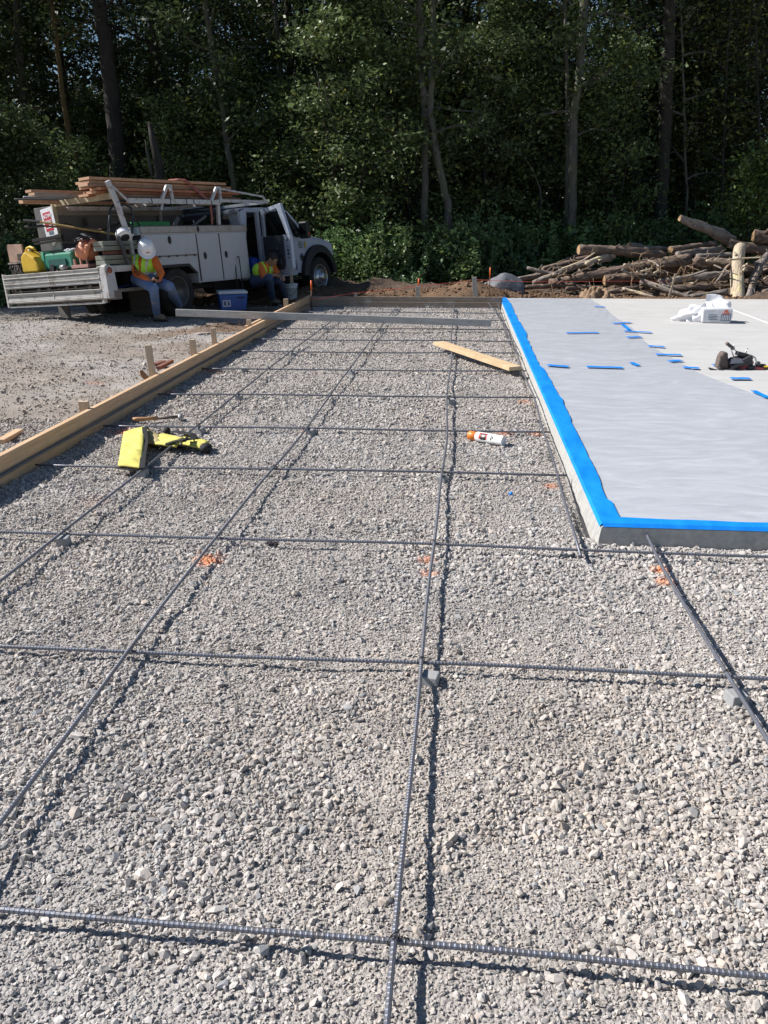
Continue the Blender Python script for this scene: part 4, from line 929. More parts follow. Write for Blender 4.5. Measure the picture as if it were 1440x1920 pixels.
b = MB(); b.prism(side, (0, .47, 0), X_, Z_, Y_*.01); b.box((-.655, .23, 1.0), (.012, .40, .60)); TP('end_opening', b, DKI)
b = MB(); b.box((-.67, .24, 1.345), (.05, .44, .11)); TP('corner_cap', b, mat('cap_blue', (.45, .52, .58), .5))
# left service body with its inner wall
b = MB(); b.box((.415, 1.70, 1.19), (2.89, .46, 1.30)); TP('utility_body', b, GRY, bevel=.006)
b = MB(); b.box((.415, 1.455, 1.76), (2.88, .05, .13)); b.box((.415, 1.45, 1.28), (2.88, .03, .03)); TP('inner_rail', b, mat('wall_rail', (.30, .26, .21), .7, var=.3, scale=6))
b = MB(); b.box((.605, .97, .78), (2.5, 1.04, .06)); b.box((-1.02, .97, .80), (.78, 1.96, .06)); TP('bed_floor', b, mat('bed_steel', (.16, .15, .14), .7, var=.4))
b = MB()
for k in range(44): b.box((1.84, .48+.022*k, 1.52), (.006, .008, .50), Matrix.Rotation(R(12), 3, 'X'))
for k in range(22): b.box((1.834, .97, 1.29+.022*k), (.006, 1.0, .008))
b.box((1.84, .97, 1.78), (.03, 1.04, .03)); b.box((1.84, .97, 1.25), (.03, 1.04, .03)); TP('window_guard', b, BLK)
# deck edge, side step, tail box
b = MB(); b.box((-1.02, -.01, .815), (.80, .03, .09)); b.box((-.98, .10, .86), (.7, .14, .02)); TP('deck_rail', b, ALU, bevel=.004)
b = MB(); b.box((-.98, .18, .50), (.76, .42, .03)); b.box((-.98, -.03, .50), (.76, .03, .05)); TP('side_step', b, mat('step_steel', (.30, .27, .23), .55, metal=.4, var=.4, scale=14), bevel=.004)
b = MB(); b.box((-.98, .42, .64), (.74, .02, .26)); b.box((-.62, .2, .64), (.02, .42, .26)); TP('recess_panel', b, DKI)
b = MB(); b.box((-.88, .22, .64), (.12, .12, .25)); TP('jack_leg', b, UND_, bevel=.01)
b = MB(); b.box((-.83, .10, .55), (.07, .08, .06)); b.ball((-.75, .12, .55), .05, 8); b.tube([(-1.2, .12, .54), (-.95, .14, .56), (-.8, .15, .53)], .012, 6); TP('blue_strap', b, mat('strap_blue', (.03, .06, .22), .6))
b = MB(); b.prism([(-1.53, .40), (-1.38, .40), (-1.34, .50), (-1.36, .84), (-1.44, .885), (-1.53, .86)], (0, -.05, 0), X_, Z_, Y_*.16); tb_ = TP('tail_lamp_box', b, RACK, bevel=.006)
b = MB(); b.box((-1.36, .03, .44), (.14, .17, .13)); TP('box_foot', b, mat('foot_grey', (.22, .19, .17), .7), tb_)
for c_, ax_ in (((-1.45, -.055, .80), 'X'),):
    b = MB(); Mx = Matrix.Translation(c_) @ (Matrix.Rotation(R(90), 4, 'X') if ax_ == 'X' else Matrix.Rotation(R(-90), 4, 'Y')); b.lathe([(.001, .0), (.042, .0), (.042, .012), (.03, .02), (.001, .022)], 16, Mx); TP('tail_lamp', b, mat('lamp_red', (.30, .07, .03), .4), tb_, smooth=True)
# lift gate: hollow aluminium planks
b = MB(); G0, G1 = .10, 2.36
for z0, h_ in ((.845, .055), (.785, .018), (.762, .055), (.700, .018), (.678, .055), (.545, .05), (.49, .018), (.468, .05), (.41, .02), (.355, .028)):
    b.box((-1.50, (G0+G1)/2, z0-h_/2), (.05 if h_ > .03 else .035, G1-G0, h_))
for z0 in (.845, .790, .704, .545, .420): b.box((-1.534, (G0+G1)/2, z0-.006), (.022, G1-G0, .012))
for z0 in (.80, .74, .65, .51, .44): b.box((-1.527, (G0+G1)/2, z0-.006), (.008, G1-G0, .008))
b.box((-1.52, 1.25, .74), (.025, .02, .20)); b.box((-1.52, 1.2, .48), (.025, .02, .13))
b.box((-1.50, G0, .60), (.06, .05, .53)); b.box((-1.50, G1, .60), (.06, .04, .53))
gt = TP('lift_gate', b, ALU, bevel=.003)
b = MB(); b.box((-1.43, 1.2, .375), (.03, 2.1, .02)); b.box((-1.43, 1.2, .57), (.03, 2.1, .02))
for y in (.42, .95, 1.4, 1.62, 2.1): b.box((-1.445, y, .48), (.015, random.uniform(.04, .09), .24), Matrix.Rotation(R(random.uniform(-15, 15)), 3, 'X'))
for k in range(26): b.box((-1.44, random.uniform(.2, 2.3), random.choice((.375, .58))+random.uniform(-.02, .02)), (.02, random.uniform(.01, .06), random.uniform(.02, .07)), Matrix.Rotation(R(random.uniform(-60, 60)), 3, 'X'))
TP('gate_backing', b, mat('gate_back', (.30, .24, .20), .8, var=.4, scale=9), gt)
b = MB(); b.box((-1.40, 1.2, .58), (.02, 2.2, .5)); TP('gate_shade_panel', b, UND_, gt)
b = MB(); b.box((-1.1, 1.55, .16), (.02, .26, .28)); TP('mud_flap', b, mat('flap_grey', (.16, .15, .14), .8), label='pale grey mud flap hanging on the far side')
b = MB(); b.box((-.62, .28, .28), (.02, .46, .40)); mf = TP('mud_flap', b, mat('flap_black', (.028, .027, .028), .7), label='black mud flap with raised letters')
FL = mat('flap_letters', (.045, .045, .05), .6)
Mt = frameM((-.634, .28, .32), (0, -1, 0), (0, 0, 1)); text('lettering', 'F550', .13, Mt, FL, mf, .003)
Mt = frameM((-.634, .28, .20), (0, -1, 0), (0, 0, 1)); text('lettering', 'SUPER DUTY', .065, Mt, FL, mf, .003)
# --- rack
b = MB()
def bar(a, c, w_=.05, h_=.05, up=(0, 0, 1)): b.beam(a, c, w_, h_, up)
bar((-.80, 0.03, 1.79), (1.30, .03, 1.79), .06, .075); bar((1.25, .03, 1.82), (2.72, .10, 1.82), .05, .05); bar((1.25, .03, 2.02), (2.60, .10, 1.915), .03, .03); bar((2.60, .10, 1.92), (2.72, .10, 1.80), .03, .03)
bar((-1.14, .03, 2.06), (-1.02, .03, 1.75), .07, .06, up=(0, 1, 0)); bar((-1.03, .03, 1.78), (-.88, .03, 1.20), .065, .06, up=(0, 1, 0)); bar((-.88, .03, 1.22), (-.86, .03, .86), .05, .05, up=(0, 1, 0))
bar((-1.08, .03, 2.0), (-.80, .03, 1.79), .03, .03, up=(0, 1, 0))
bar((-.11, .0, 1.81), (.04, .0, 2.02), .045, .04, up=(0, 1, 0)); bar((.13, .0, 1.81), (.12, .0, 2.03), .045, .04, up=(0, 1, 0)); bar((.03, .0, 2.02), (.14, .0, 2.02), .04, .03, up=(0, 1, 0)); bar((-.11, 0, 1.74), (-.16, 0, 1.66), .03, .03, up=(0, 1, 0))
bar((1.04, .0, 1.80), (1.22, .0, 2.02), .05, .04, up=(0, 1, 0)); bar((1.30, .0, 2.03), (1.29, .0, 1.78), .045, .04, up=(0, 1, 0)); bar((1.20, 0, 2.025), (1.32, 0, 2.025), .04, .03, up=(0, 1, 0))
bar((1.26, .04, 1.80), (1.22, .05, 1.38), .055, .05, up=(0, 1, 0)); bar((1.26, 1.42, 1.80), (1.22, 1.42, 1.38), .05, .05, up=(0, 1, 0))
bar((-.80, 1.42, 1.79), (2.72, 1.42, 1.82), .06, .06)
bar((1.27, .03, 1.79), (1.27, 1.42, 1.79), .05, .05); bar((.1, .03, 1.79), (.1, 1.42, 1.79), .05, .05); bar((2.70, .1, 1.82), (2.70, 1.42, 1.82), .05, .05)
rk = TP('lumber_rack', b, RACK, bevel=.004)
b = MB(); b.beam((-1.04, .05, 1.86), (-1.04, 1.40, 1.86), .05, .085); b.beam((-1.05, 1.42, 1.86), (-1.03, 1.46, .86), .07, .05, up=(0, 1, 0)); b.box((-1.03, 1.50, 1.02), (.04, .12, .30))
TP('rear_crossbar', b, mat('crossbar_cream', (.52, .44, .30), .6, var=.2, scale=8, dirt=(.20, .14, .09), dscale=7, dlo=.5, dhi=.68), rk, bevel=.004)
b = MB()
for x in (-.33, .08, .45, .62, 1.05): b.box((x, .03, 1.79), (.018, .068, .083))
TP('tie_marks', b, mat('tie_dark', (.03, .04, .10), .6), rk)
b = MB(); b.tube([(-.9, 1.40, 1.58), (-.55, 1.40, 1.46), (-.3, 1.40, 1.40), (0, 1.40, 1.50), (.3, 1.40, 1.58)], .008, 5); b.tube([(-.3, 1.40, 1.40), (-.28, 1.4, 1.33)], .008, 5); b.tube([(-.5, 1.40, 1.66), (-.48, 1.40, 1.52)], .03, 5); TP('hanging_cord', b, BLK, rk)
# --- cab
b = MB()
Y0 = .12; Wc = 1.72
# C pillar, roof rail, sill, cowl side, rear wall
b.prism([(1.92, .50), (2.02, .50), (2.02, 1.20), (2.10, 1.58), (2.10, 1.72), (1.93, 1.66), (1.90, 1.25)], (0, Y0, 0), X_, Z_, Y_*.09)
b.prism([(1.93, 1.66), (2.10, 1.72), (3.20, 1.73), (3.42, 1.66), (3.40, 1.61), (3.18, 1.655), (2.10, 1.64)], (0, Y0+.05, 0), X_, Z_, Y_*.07)
b.prism([(1.92, .46), (3.50, .46), (3.50, .56), (1.92, .56)], (0, Y0, 0), X_, Z_, Y_*.1)
b.prism([(2.44, .50), (2.50, .50), (2.50, 1.66), (2.44, 1.66)], (0, Y0+.03, 0), X_, Z_, Y_*.08)
b.prism([(1.93, 1.66), (2.10, 1.725), (3.20, 1.74), (3.44, 1.67), (3.40, 1.63), (3.20, 1.69), (2.10, 1.68)], (0, Y0+.07, 0), X_, Z_, Y_*(Wc-.14))
b.box((1.93, Y0+Wc/2, .86), (.04, Wc, .80)); b.box((1.93, Y0+.16, 1.45), (.04, .26, .42)); b.box((1.93, Y0+Wc-.16, 1.45), (.04, .26, .42)); b.box((1.93, Y0+Wc/2, 1.64), (.04, Wc-.1, .08))
b.prism([(1.92, .46), (3.95, .46), (3.95, 1.20), (1.92, 1.22)], (0, Y0+Wc-.06, 0), X_, Z_, Y_*.06)
b.prism([(1.93, 1.2), (2.05, 1.2), (2.10, 1.70), (1.93, 1.66)], (0, Y0+Wc-.08, 0), X_, Z_, Y_*.05); b.prism([(2.5, 1.2), (2.58, 1.2), (2.58, 1.70), (2.5, 1.7)], (0, Y0+Wc-.08, 0), X_, Z_, Y_*.05)
b.beam((3.42, Y0+.08, 1.65), (3.92, Y0+.03, 1.20), .05, .05); b.beam((3.42, Y0+Wc-.08, 1.65), (3.92, Y0+Wc-.03, 1.20), .05, .05)
cab = TP('cab', b, WHT2, bevel=.012)
b = MB(); b.box((2.7, .98, .52), (1.55, 1.6, .06)); b.box((3.75, .98, 1.08), (.35, 1.55, .22)); b.box((3.90, .98, .8), (.06, 1.6, .6)); TP('cab_floor', b, DKI, cab)
for y in (.50, 1.42):
    for x in (2.10, 2.95): b = MB(); b.box((x, y, .78), (.42, .5, .22)); b.box((x-.14, y, 1.12), (.14, .5, .62), Matrix.Rotation(R(-8), 3, 'Y')); b.box((x-.18, y, 1.47), (.08, .26, .16)); TP('seat', b, mat('seat_cloth', (.035, .033, .035), .9), cab, bevel=.03)
# front door (closed), fender, hood
b = MB(); b.prism([(2.50, .54), (3.42, .54), (3.50, .80), (3.50, 1.20), (2.50, 1.22)], (0, Y0-.012, 0), X_, Z_, Y_*.06); fd = TP('front_door', b, WHT2, cab, bevel=.012)
b = MB(); b.prism([(2.52, 1.22), (2.58, 1.22), (2.58, 1.60), (3.30, 1.60), (3.62, 1.21), (3.72, 1.21), (3.36, 1.655), (2.52, 1.655)], (0, Y0+.03, 0), X_, Z_, Y_*.04); TP('window_frame', b, BLK, fd)
b = MB(); b.prism([(2.58, 1.22), (3.62, 1.22), (3.32, 1.60), (2.58, 1.60)], (0, Y0+.05, 0), X_, Z_, Y_*.006); TP('window', b, GLS, fd)
b = MB(); b.add([(3.44, Y0+.08, 1.655), (3.92, Y0+.05, 1.21), (3.92, Y0+Wc-.05, 1.21), (3.44, Y0+Wc-.08, 1.655)], [(0, 1, 2, 3)]); TP('windshield', b, GLS, cab, solid=.006)
fa = arch(4.18, .40, .50, .50, flat=.98)
b = MB(); b.prism([(3.50, .50)]+fa+[(4.78, .50), (4.80, .93), (4.76, 1.04), (4.40, 1.11), (3.92, 1.17), (3.50, 1.18)], (0, Y0-.01, 0), X_, Z_, Y_*.12); fe = TP('fender', b, WHT2, cab, bevel=.012)
b = MB(); b.prism([(3.50, .50)]+fa+[(4.78, .50), (4.80, .93), (4.76, 1.04), (4.40, 1.11), (3.92, 1.17), (3.50, 1.18)], (0, Y0+Wc-.11, 0), X_, Z_, Y_*.12); TP('fender', b, WHT2, cab, bevel=.012)
def hood(u, v):
    x = 3.88+.88*u; y = Y0+.03+(Wc-.06)*v; z = 1.225-.10*u-.06*u**4+.035*math.sin(math.pi*v)-.03*(abs(2*v-1)**6)
    return (x, y, z)
b = MB(); b.sheet(hood, 10, 14); TP('hood', b, WHT2, cab, smooth=True, solid=.03)
b = MB(); b.box((4.79, .98, .80), (.06, 1.4, .42)); TP('grille', b, BLK, cab); b = MB(); b.box((4.84, .98, .50), (.10, 1.70, .18)); TP('bumper', b, CHR, cab, bevel=.02)
for y in (Y0+.14, Y0+Wc-.14): b = MB(); b.box((4.79, y, .90), (.06, .22, .18)); TP('headlight', b, mat('lamp_clear', (.6, .6, .58), .15), cab, bevel=.02)
b = MB(); fo = arch(4.18, .40, .59, .44, flat=1.08); fi = arch(4.18, .40, .45, .44, flat=.93)
nq = min(len(fo), len(fi))
for i in range(nq-1):
    A = [(fo[i][0], .02, fo[i][1]), (fo[i+1][0], .02, fo[i+1][1]), (fi[i+1][0], .0, fi[i+1][1]), (fi[i][0], .0, fi[i][1])]; b.add(A, [(0, 1, 2, 3)])
    b.add([(fo[i][0], .02, fo[i][1]), (fo[i+1][0], .02, fo[i+1][1]), (fo[i+1][0], .13, fo[i+1][1]), (fo[i][0], .13, fo[i][1])], [(0, 1, 2, 3)])
    b.add([(fi[i][0], .0, fi[i][1]), (fi[i+1][0], .0, fi[i+1][1]), (fi[i+1][0], .35, fi[i+1][1]), (fi[i][0], .35, fi[i][1])], [(0, 1, 2, 3)])
TP('wheel_flare', b, BLK, fe)
# badges: dark cross shaped mark, small plate of lines, round sticker
b = MB(); yb = Y0-.024; b.box((3.66, yb, .80), (.13, .006, .045)); b.box((3.655, yb-.001, .80), (.05, .006, .13)); b.ball((3.655, yb, .84), (.035, .006, .03), 8); b.ball((3.655, yb, .755), (.03, .006, .03), 8); TP('emblem', b, BLK, fe)
b = MB()
for k in range(5): b.box((3.64, yb, 1.09-.027*k), (.12, .005, .012))
TP('badge_lines', b, mat('badge_green', (.05, .12, .12), .5), fe)
b = MB(); b.lathe([(.001, 0), (.05, 0), (.05, .004), (.001, .005)], 16, Matrix.Translation((3.80, yb+.004, 1.03)) @ Matrix.Rotation(R(90), 4, 'X') @ Matrix.Diagonal((.7, 1.3, 1, 1))); TP('sticker', b, mat('sticker_yellow', (.45, .38, .06), .5), fe)
# mirror
b = MB(); b.box((3.52, Y0-.24, 1.30), (.12, .20, .32)); mr_ = TP('mirror', b, BLK, cab, bevel=.03)
b = MB(); b.tube([(3.50, Y0, 1.22), (3.52, Y0-.2, 1.24)], .02, 6); b.tube([(3.50, Y0, 1.30), (3.52, Y0-.2, 1.34)], .015, 6); TP('mirror_arm', b, BLK, mr_)
b = MB(); b.box((3.457, Y0-.24, 1.32), (.006, .15, .20)); TP('mirror_face', b, mat('mirror_dark', (.05, .055, .06), .1, metal=.8), mr_)
b = MB(); b.box((3.52, Y0-.342, 1.22), (.05, .010, .07)); TP('side_marker', b, mat('mirror_amber', (.30, .08, .02), .3), mr_)
# open rear door, swung out on its front edge
th = R(73); D0 = Vector((2.47, Y0-.01, 0)); du = Vector((-math.cos(th), -math.sin(th), 0)); dn = Vector((-math.sin(th), math.cos(th), 0))*1.0
dn = Vector((-du.y, du.x, 0));  dn = dn if dn.x > 0 else -dn      # dn points forwards (outer skin), -dn is the trimmed inside
dw = .86
b = MB()
b.prism([(0, .52), (dw*.86, .50), (dw, .62), (dw, 1.20), (0, 1.20)], D0, du, Z_, dn*.07)
b.prism([(0, 1.20), (.07, 1.20), (.10, 1.60), (dw*.62, 1.66), (dw*.88, 1.20), (dw, 1.20), (dw*.76, 1.745), (.02, 1.68)], D0, du, Z_, dn*.06)
rd = TP('rear_door', b, WHT2, cab, bevel=.012, label='open white rear door with dark inner trim')
b = MB(); b.prism([(.04, .60), (dw*.72, .60), (dw*.78, .68), (dw*.78, 1.20), (.04, 1.20)], D0-dn*.02, du, Z_, dn*.02); b.box(D0+du*.38-dn*.05+Z_*.98, (.30, .05, .05), Matrix((du, dn, Z_)).transposed()); b.box(D0+du*.36-dn*.035+Z_*.74, (.44, .03, .10), Matrix((du, dn, Z_)).transposed()); TP('door_trim', b, TRIM, rd, bevel=.01)
b = MB(); b.prism([(.08, 1.205), (dw*.86, 1.205), (dw*.62, 1.64), (.10, 1.59)], D0+dn*.03, du, Z_, dn*.005); TP('window', b, GLS, rd)
b = MB()
for z, s_ in ((1.10, .02), (1.0, .015), (.93, .03), (.87, .03), (.80, .02)): b.box(D0+du*(dw*.90)-dn*.006+Z_*z, (s_, .012, s_*1.3), Matrix((du, dn, Z_)).transposed())
TP('door_latch', b, BLK, rd)
b = MB(); b.box((2.6, -.02, .40), (1.5, .16, .035)); b.box((2.2, .1, .42), (.04, .2, .04)); b.box((3.2, .1, .42), (.04, .2, .04)); TP('running_board', b, UND_, cab, bevel=.008)
# things seen dimly in the cab: blue jug, reddish jacket
def tt(name, loc, label, cat, group=None): return thing(name, tw(*loc), label, cat, group)
def wv(b):   # truck-local builder -> world coordinates
    b.v = [tuple(TM @ Vector(v)) for v in b.v]; return b
b = MB(); b.lathe([(.001, 0), (.11, .01), (.13, .06), (.13, .22), (.09, .28), (.04, .30), (.001, .30)], 16, Matrix.Translation((2.25, .22, .56))); wv(b).build('blue_jug', mat('jug_blue', (.03, .08, .45), .4), smooth=True, label='blue water jug standing inside the open rear doorway', cat='jug')
b = MB(); b.ball((2.2, .75, 1.32), (.06, .16, .06), 10); b.ball((2.22, .65, 1.35), (.05, .07, .07), 8); wv(b).build('jacket', mat('jacket_red', (.20, .06, .03), .8), smooth=True, label='reddish jacket thrown over the cab seat back', cat='jacket')

# ================================================================ LOAD ON THE TRUCK
LUM = [mat('lumber_%s' % nme, c, .75, scale=1.4, col2=c2, stretch=(1.2, 9, 9), bump=.001, bscale=4) for nme, c, c2 in
       (('pale', (.50, .30, .18), (.36, .19, .10)), ('red', (.40, .17, .085), (.28, .10, .05)), ('brown', (.30, .18, .11), (.20, .11, .065)), ('end', (.62, .40, .26), (.50, .29, .17)), ('grey', (.33, .29, .26), (.22, .18, .15)))]
def lboard(x0, x1, y, z, w_, h_, m, label, skew=0, dz=0):
    t = MB(); t.beam((x0, y, z), (x1, y+skew, z+dz), w_, h_); o = wv(t).build('lumber_board', LUM[m], bevel=.003, label=label, cat='lumber', group='boards stacked on the truck rack')
    e = MB(); d = (Vector((x1, y+skew, z+dz))-Vector((x0, y, z))).normalized(); e.beam(Vector((x0, y, z))-d*.003, Vector((x0, y, z))+d*.001, w_-.006, h_-.006); wv(e).build('end_grain', LUM[3], o)
    return o
zz = 1.875
lay = [(-1.0, 2.0, 2, 'brown board at the bottom of the stack on the rack'), (-1.25, 1.85, 1, 'reddish board second from the bottom of the stack'), (-1.2, 1.95, 1, 'reddish board third from the bottom of the stack'), (-1.42, 1.8, 2, 'board fourth from the bottom, sticking out behind'), (-1.35, 1.85, 0, 'board second from the top of the stack'), (-1.36, 1.65, 0, 'topmost pale board of the stack on the rack')]
for k, (x0, x1, m_, l) in enumerate(lay): lboard(x0, x1, .26+random.uniform(-.03, .03), zz+.046*k, random.uniform(.2, .26), .040, m_, l, skew=random.uniform(-.05, .05), dz=random.uniform(-.012, .004))
for k, (x0, y, z, m_, l) in enumerate([(-1.2, .52, 1.90, 1, 'inner reddish board behind the stack, low'), (-1.1, .52, 1.945, 2, 'inner brown board behind the stack, middle'), (-1.15, .54, 2.01, 1, 'inner reddish board behind the stack, high'), (-1.2, .54, 2.08, 0, 'inner pale board behind the stack, top'),
        (-1.9, .80, 1.93, 4, 'grey rough board sticking far out to the left'), (-1.75, 1.05, 2.0, 0, 'thin pale board lying highest among the grey ones')]): lboard(x0, 1.8, y, z, .22 if k < 4 else .14, .038, m_, l)
PIPE = mat('conduit', (.17, .18, .20), .5, metal=.3, var=.2, scale=8)
for k, (x0, y, z, l) in enumerate([(-1.75, 1.18, 1.925, 'grey conduit pipe, outermost on the rack'), (-1.6, 1.10, 1.935, 'grey conduit pipe, second from outside'), (-1.85, 1.26, 1.905, 'thin dark conduit pipe reaching farthest to the rear'), (-1.55, 1.0, 1.92, 'grey conduit pipe, innermost on the rack')]):
    wv(MB().tube([(x0, y, z), (1.5, y, z)], .02 if k != 2 else .012, 8)).build('conduit_pipe', PIPE if k != 2 else mat('dark_pipe', (.05, .05, .05), .5), smooth=True, label=l, cat='pipe', group='pipes on the rack')
lboard(-1.72, .4, 1.30, 1.875, .10, .05, 0, 'short pale timber at the left edge of the rack')
# ratchet strap
b = MB(); pts = [Vector((.40, .30, 2.15)), Vector((.48, .16, 2.15)), Vector((.58, .10, 2.14)), Vector((.74, .08, 2.04)), Vector((.95, .06, 1.88)), Vector((1.05, .03, 1.82)), Vector((1.10, .07, 1.76)), Vector((1.1, .07, 1.60)), Vector((1.08, .07, 1.43))]
vs = []
for p in pts: vs += [p+Vector((-.025, 0, -.012)), p+Vector((.025, 0, .012))]
b.add(vs, [(2*i, 2*i+1, 2*i+3, 2*i+2) for i in range(len(pts)-1)]); wv(b).build('ratchet_strap', mat('strap_red', (.30, .09, .07), .7), label='faded red strap over the front of the lumber stack', cat='strap', solid=.004)
# white sign with red panel
s0 = Vector((-1.13, 1.70, 1.36)); Ms = TM @ frameM((-1.12, 1.50, 1.60), Vector((-.05, -1, .10)), Vector((0, .10, 1)))
t = thing('yard_sign', Ms.translation, 'white sign with a red lettered panel propped at the rear rack post', 'sign')
SW = mat('sign_white', (.74, .75, .78), .5, var=.04); SR = mat('sign_red', (.50, .03, .05), .5, var=.1)
def on(b, M): b.v = [tuple(M @ Vector(v)) for v in b.v]; return b
on(MB().box((0, 0, 0), (.31, .42, .008)), Ms).build('board', SW, t, bevel=.003)
on(MB().box((-.015, .01, .006), (.19, .28, .004)), Ms).build('red_panel', SR, t)
text('lettering', 'NOW', .085, Ms @ Matrix.Translation((-.015, .09, .010)), SW, t, .001, .002)
text('lettering', 'HIRING', .055, Ms @ Matrix.Translation((-.015, .01, .010)), SW, t, .001, .001)
on(MB().box((-.015, -.05, .009), (.17, .012, .003)), Ms).build('lettering', SW, t); on(MB().box((-.015, -.085, .009), (.17, .012, .003)), Ms).build('lettering', SW, t)
on(MB().box((.0, -.165, .006), (.12, .045, .003)), Ms).build('small_print', mat('print_bluegrey', (.12, .16, .20), .5), t)
# shovel and rake handles, dark bracket
YH = mat('handle_yellow', (.42, .30, .10), .6, var=.4, scale=9)
t = thing('shovel', tw(-1.35, 1.5, 1.6), 'long handled shovel with yellow shaft slanting across the bed', 'shovel')
wv(MB().tube([(-1.42, 1.72, 1.64), (-1.30, 1.50, 1.605)], .024, 8)).build('grip', BLK, t); wv(MB().tube([(-1.30, 1.50, 1.605), (-.75, .6, 1.36), (-.6, .35, 1.29)], .016, 8)).build('shaft', YH, t)
t = thing('rake', tw(-1.35, 1.5, 1.5), 'second tool handle below the shovel, dark at its end', 'rake')
wv(MB().tube([(-1.42, 1.72, 1.545), (-1.28, 1.45, 1.54)], .02, 8)).build('grip', BLK, t); wv(MB().tube([(-1.28, 1.45, 1.54), (-.8, .7, 1.42)], .015, 8)).build('shaft', mat('handle_brown', (.16, .09, .05), .7), t)
b = MB(); b.beam((-1.20, 1.86, 1.345), (-1.12, 1.25, 1.37), .06, .05); b.beam((-1.20, 1.84, 1.29), (-1.12, 1.25, 1.32), .05, .03); wv(b).build('steel_bracket', UND_, bevel=.004, label='dark steel bar projecting sideways below the white sign', cat='bracket')
wv(MB().box((-1.08, 1.45, 1.19), (.03, .20, .22))).build('tread_plate', mat('plate_grey', (.38, .36, .34), .5, metal=.3, var=.3, scale=30), label='small ribbed grey plate under the dark steel bar', cat='plate')
b = MB(); b.beam((-1.25, 2.25, 1.12), (-1.0, .95, 1.13), .04, .10); b.tube([(-1.3, 1.62, .99), (-1.22, 1.5, 1.12)], .012, 6); wv(b).build('side_rail', mat('rail_dark', (.12, .10, .08), .7, var=.3), bevel=.004, label='dark horizontal rail behind the yellow jug', cat='rail')
# plywood box with dark crate
PLY = mat('plywood', (.46, .30, .22), .7, var=.25, scale=5)
t = thing('plywood_box', tw(-1.2, 2.4, .85), 'small plywood box standing at the outer end of the lift gate', 'box')
wv(MB().box((-1.22, 2.32, 1.18), (.03, .36, .28), Matrix.Rotation(R(3), 3, 'X'))).build('panel', PLY, t, bevel=.004); wv(MB().box((-1.14, 2.50, 1.17), (.18, .03, .27))).build('side_panel', PLY, t, bevel=.004); wv(MB().box((-1.22, 2.32, 1.03), (.08, .42, .025))).build('ledge', LUM[4], t)
b = MB(); b.box((-1.18, 2.32, .93), (.1, .40, .17)); o = wv(b).build('dark_crate', UND_, label='dark crate of fittings under the plywood box', cat='crate')
b = MB()
for k in range(46): b.box((-1.245+random.uniform(-.01, .01), 2.14+random.random()*.36, .86+random.random()*.14), (.03, random.uniform(.01, .03), random.uniform(.02, .05)), Matrix.Rotation(random.uniform(-1, 1), 3, 'X'))
wv(b).build('fittings', mat('fittings', (.18, .15, .14), .6, var=.8, scale=40), o)
# yellow jug
YJ = mat('jug_yellow', (.62, .40, .03), .45, var=.12, scale=10, dirt=(.22, .14, .04), dscale=10, dlo=.58, dhi=.72)
t = thing('yellow_jug', tw(-1.32, 1.75, .85), 'dirty yellow fuel jug with a looped handle on the lift gate', 'jug')
def rbox(hw, hh, hd, z): return (hw, hd, z)
b = MB(); prof = [(-.19, .0), (-.205, .03), (-.205, .19), (-.19, .26), (-.10, .33), (-.05, .335), (.03, .29), (.12, .24), (.185, .14), (.20, .06), (.19, .0)]
b.prism([(-y, z) for y, z in [(p[0], p[1]) for p in prof]], (-1.42, 1.78, .85), Y_, Z_, X_*.24); wv(b).build('body', YJ, t, bevel=.035)
b = MB(); b.tube([(-1.30, 1.98, 1.06), (-1.30, 1.965, 1.18), (-1.30, 1.92, 1.235), (-1.30, 1.84, 1.25), (-1.30, 1.76, 1.225), (-1.30, 1.73, 1.19)], .022, 8); wv(b).build('handle', YJ, t, smooth=True)
wv(MB().tube([(-1.30, 1.86, 1.17), (-1.30, 1.86, 1.215)], .035, 12)).build('cap', mat('jug_cap', (.55, .45, .25), .5), t, smooth=True)
# green tote / tank
GR = mat('tote_green', (.03, .22, .14), .45, var=.2, scale=8, dirt=(.10, .22, .17), dscale=4, dlo=.5, dhi=.8)
t = thing('green_tote', tw(-1.15, 1.3, .85), 'dark green wheeled tote lying between the yellow jug and the orange tank', 'tote')
b = MB(); b.box((-1.12, 1.25, 1.0), (.34, .68, .25), top=.94); wv(b).build('body', GR, t, bevel=.03)
b = MB(); b.box((-1.14, 1.60, 1.02), (.30, .06, .27)); b.tube([(-1.2, 1.64, .93), (-1.2, 1.66, 1.02), (-1.2, 1.64, 1.12)], .018, 6); wv(b).build('end_frame', mat('tote_light', (.10, .42, .28), .4, var=.15), t, bevel=.015)
for y in (1.38,): wv(MB().lathe([(.001, -.02), (.055, -.02), (.055, .02), (.001, .02)], 16, Matrix.Translation((-1.31, y, .90)) @ Matrix.Rotation(R(90), 4, 'Y'))).build('wheel', BLK, t)
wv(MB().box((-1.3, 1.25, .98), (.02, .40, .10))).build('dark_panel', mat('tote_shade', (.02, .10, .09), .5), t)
b = MB(); 
for k in range(12): b.ball((-1.15+random.uniform(-.05, .05), 1.05+random.uniform(-.12, .12), 1.14+random.uniform(-.01, .02)), (.04, .05, .018), 7)
wv(b).build('plastic_wrap', mat('wrap_white', (.6, .62, .66), .3), label='crumpled pale plastic lying on top of the green tote', cat='plastic wrap')
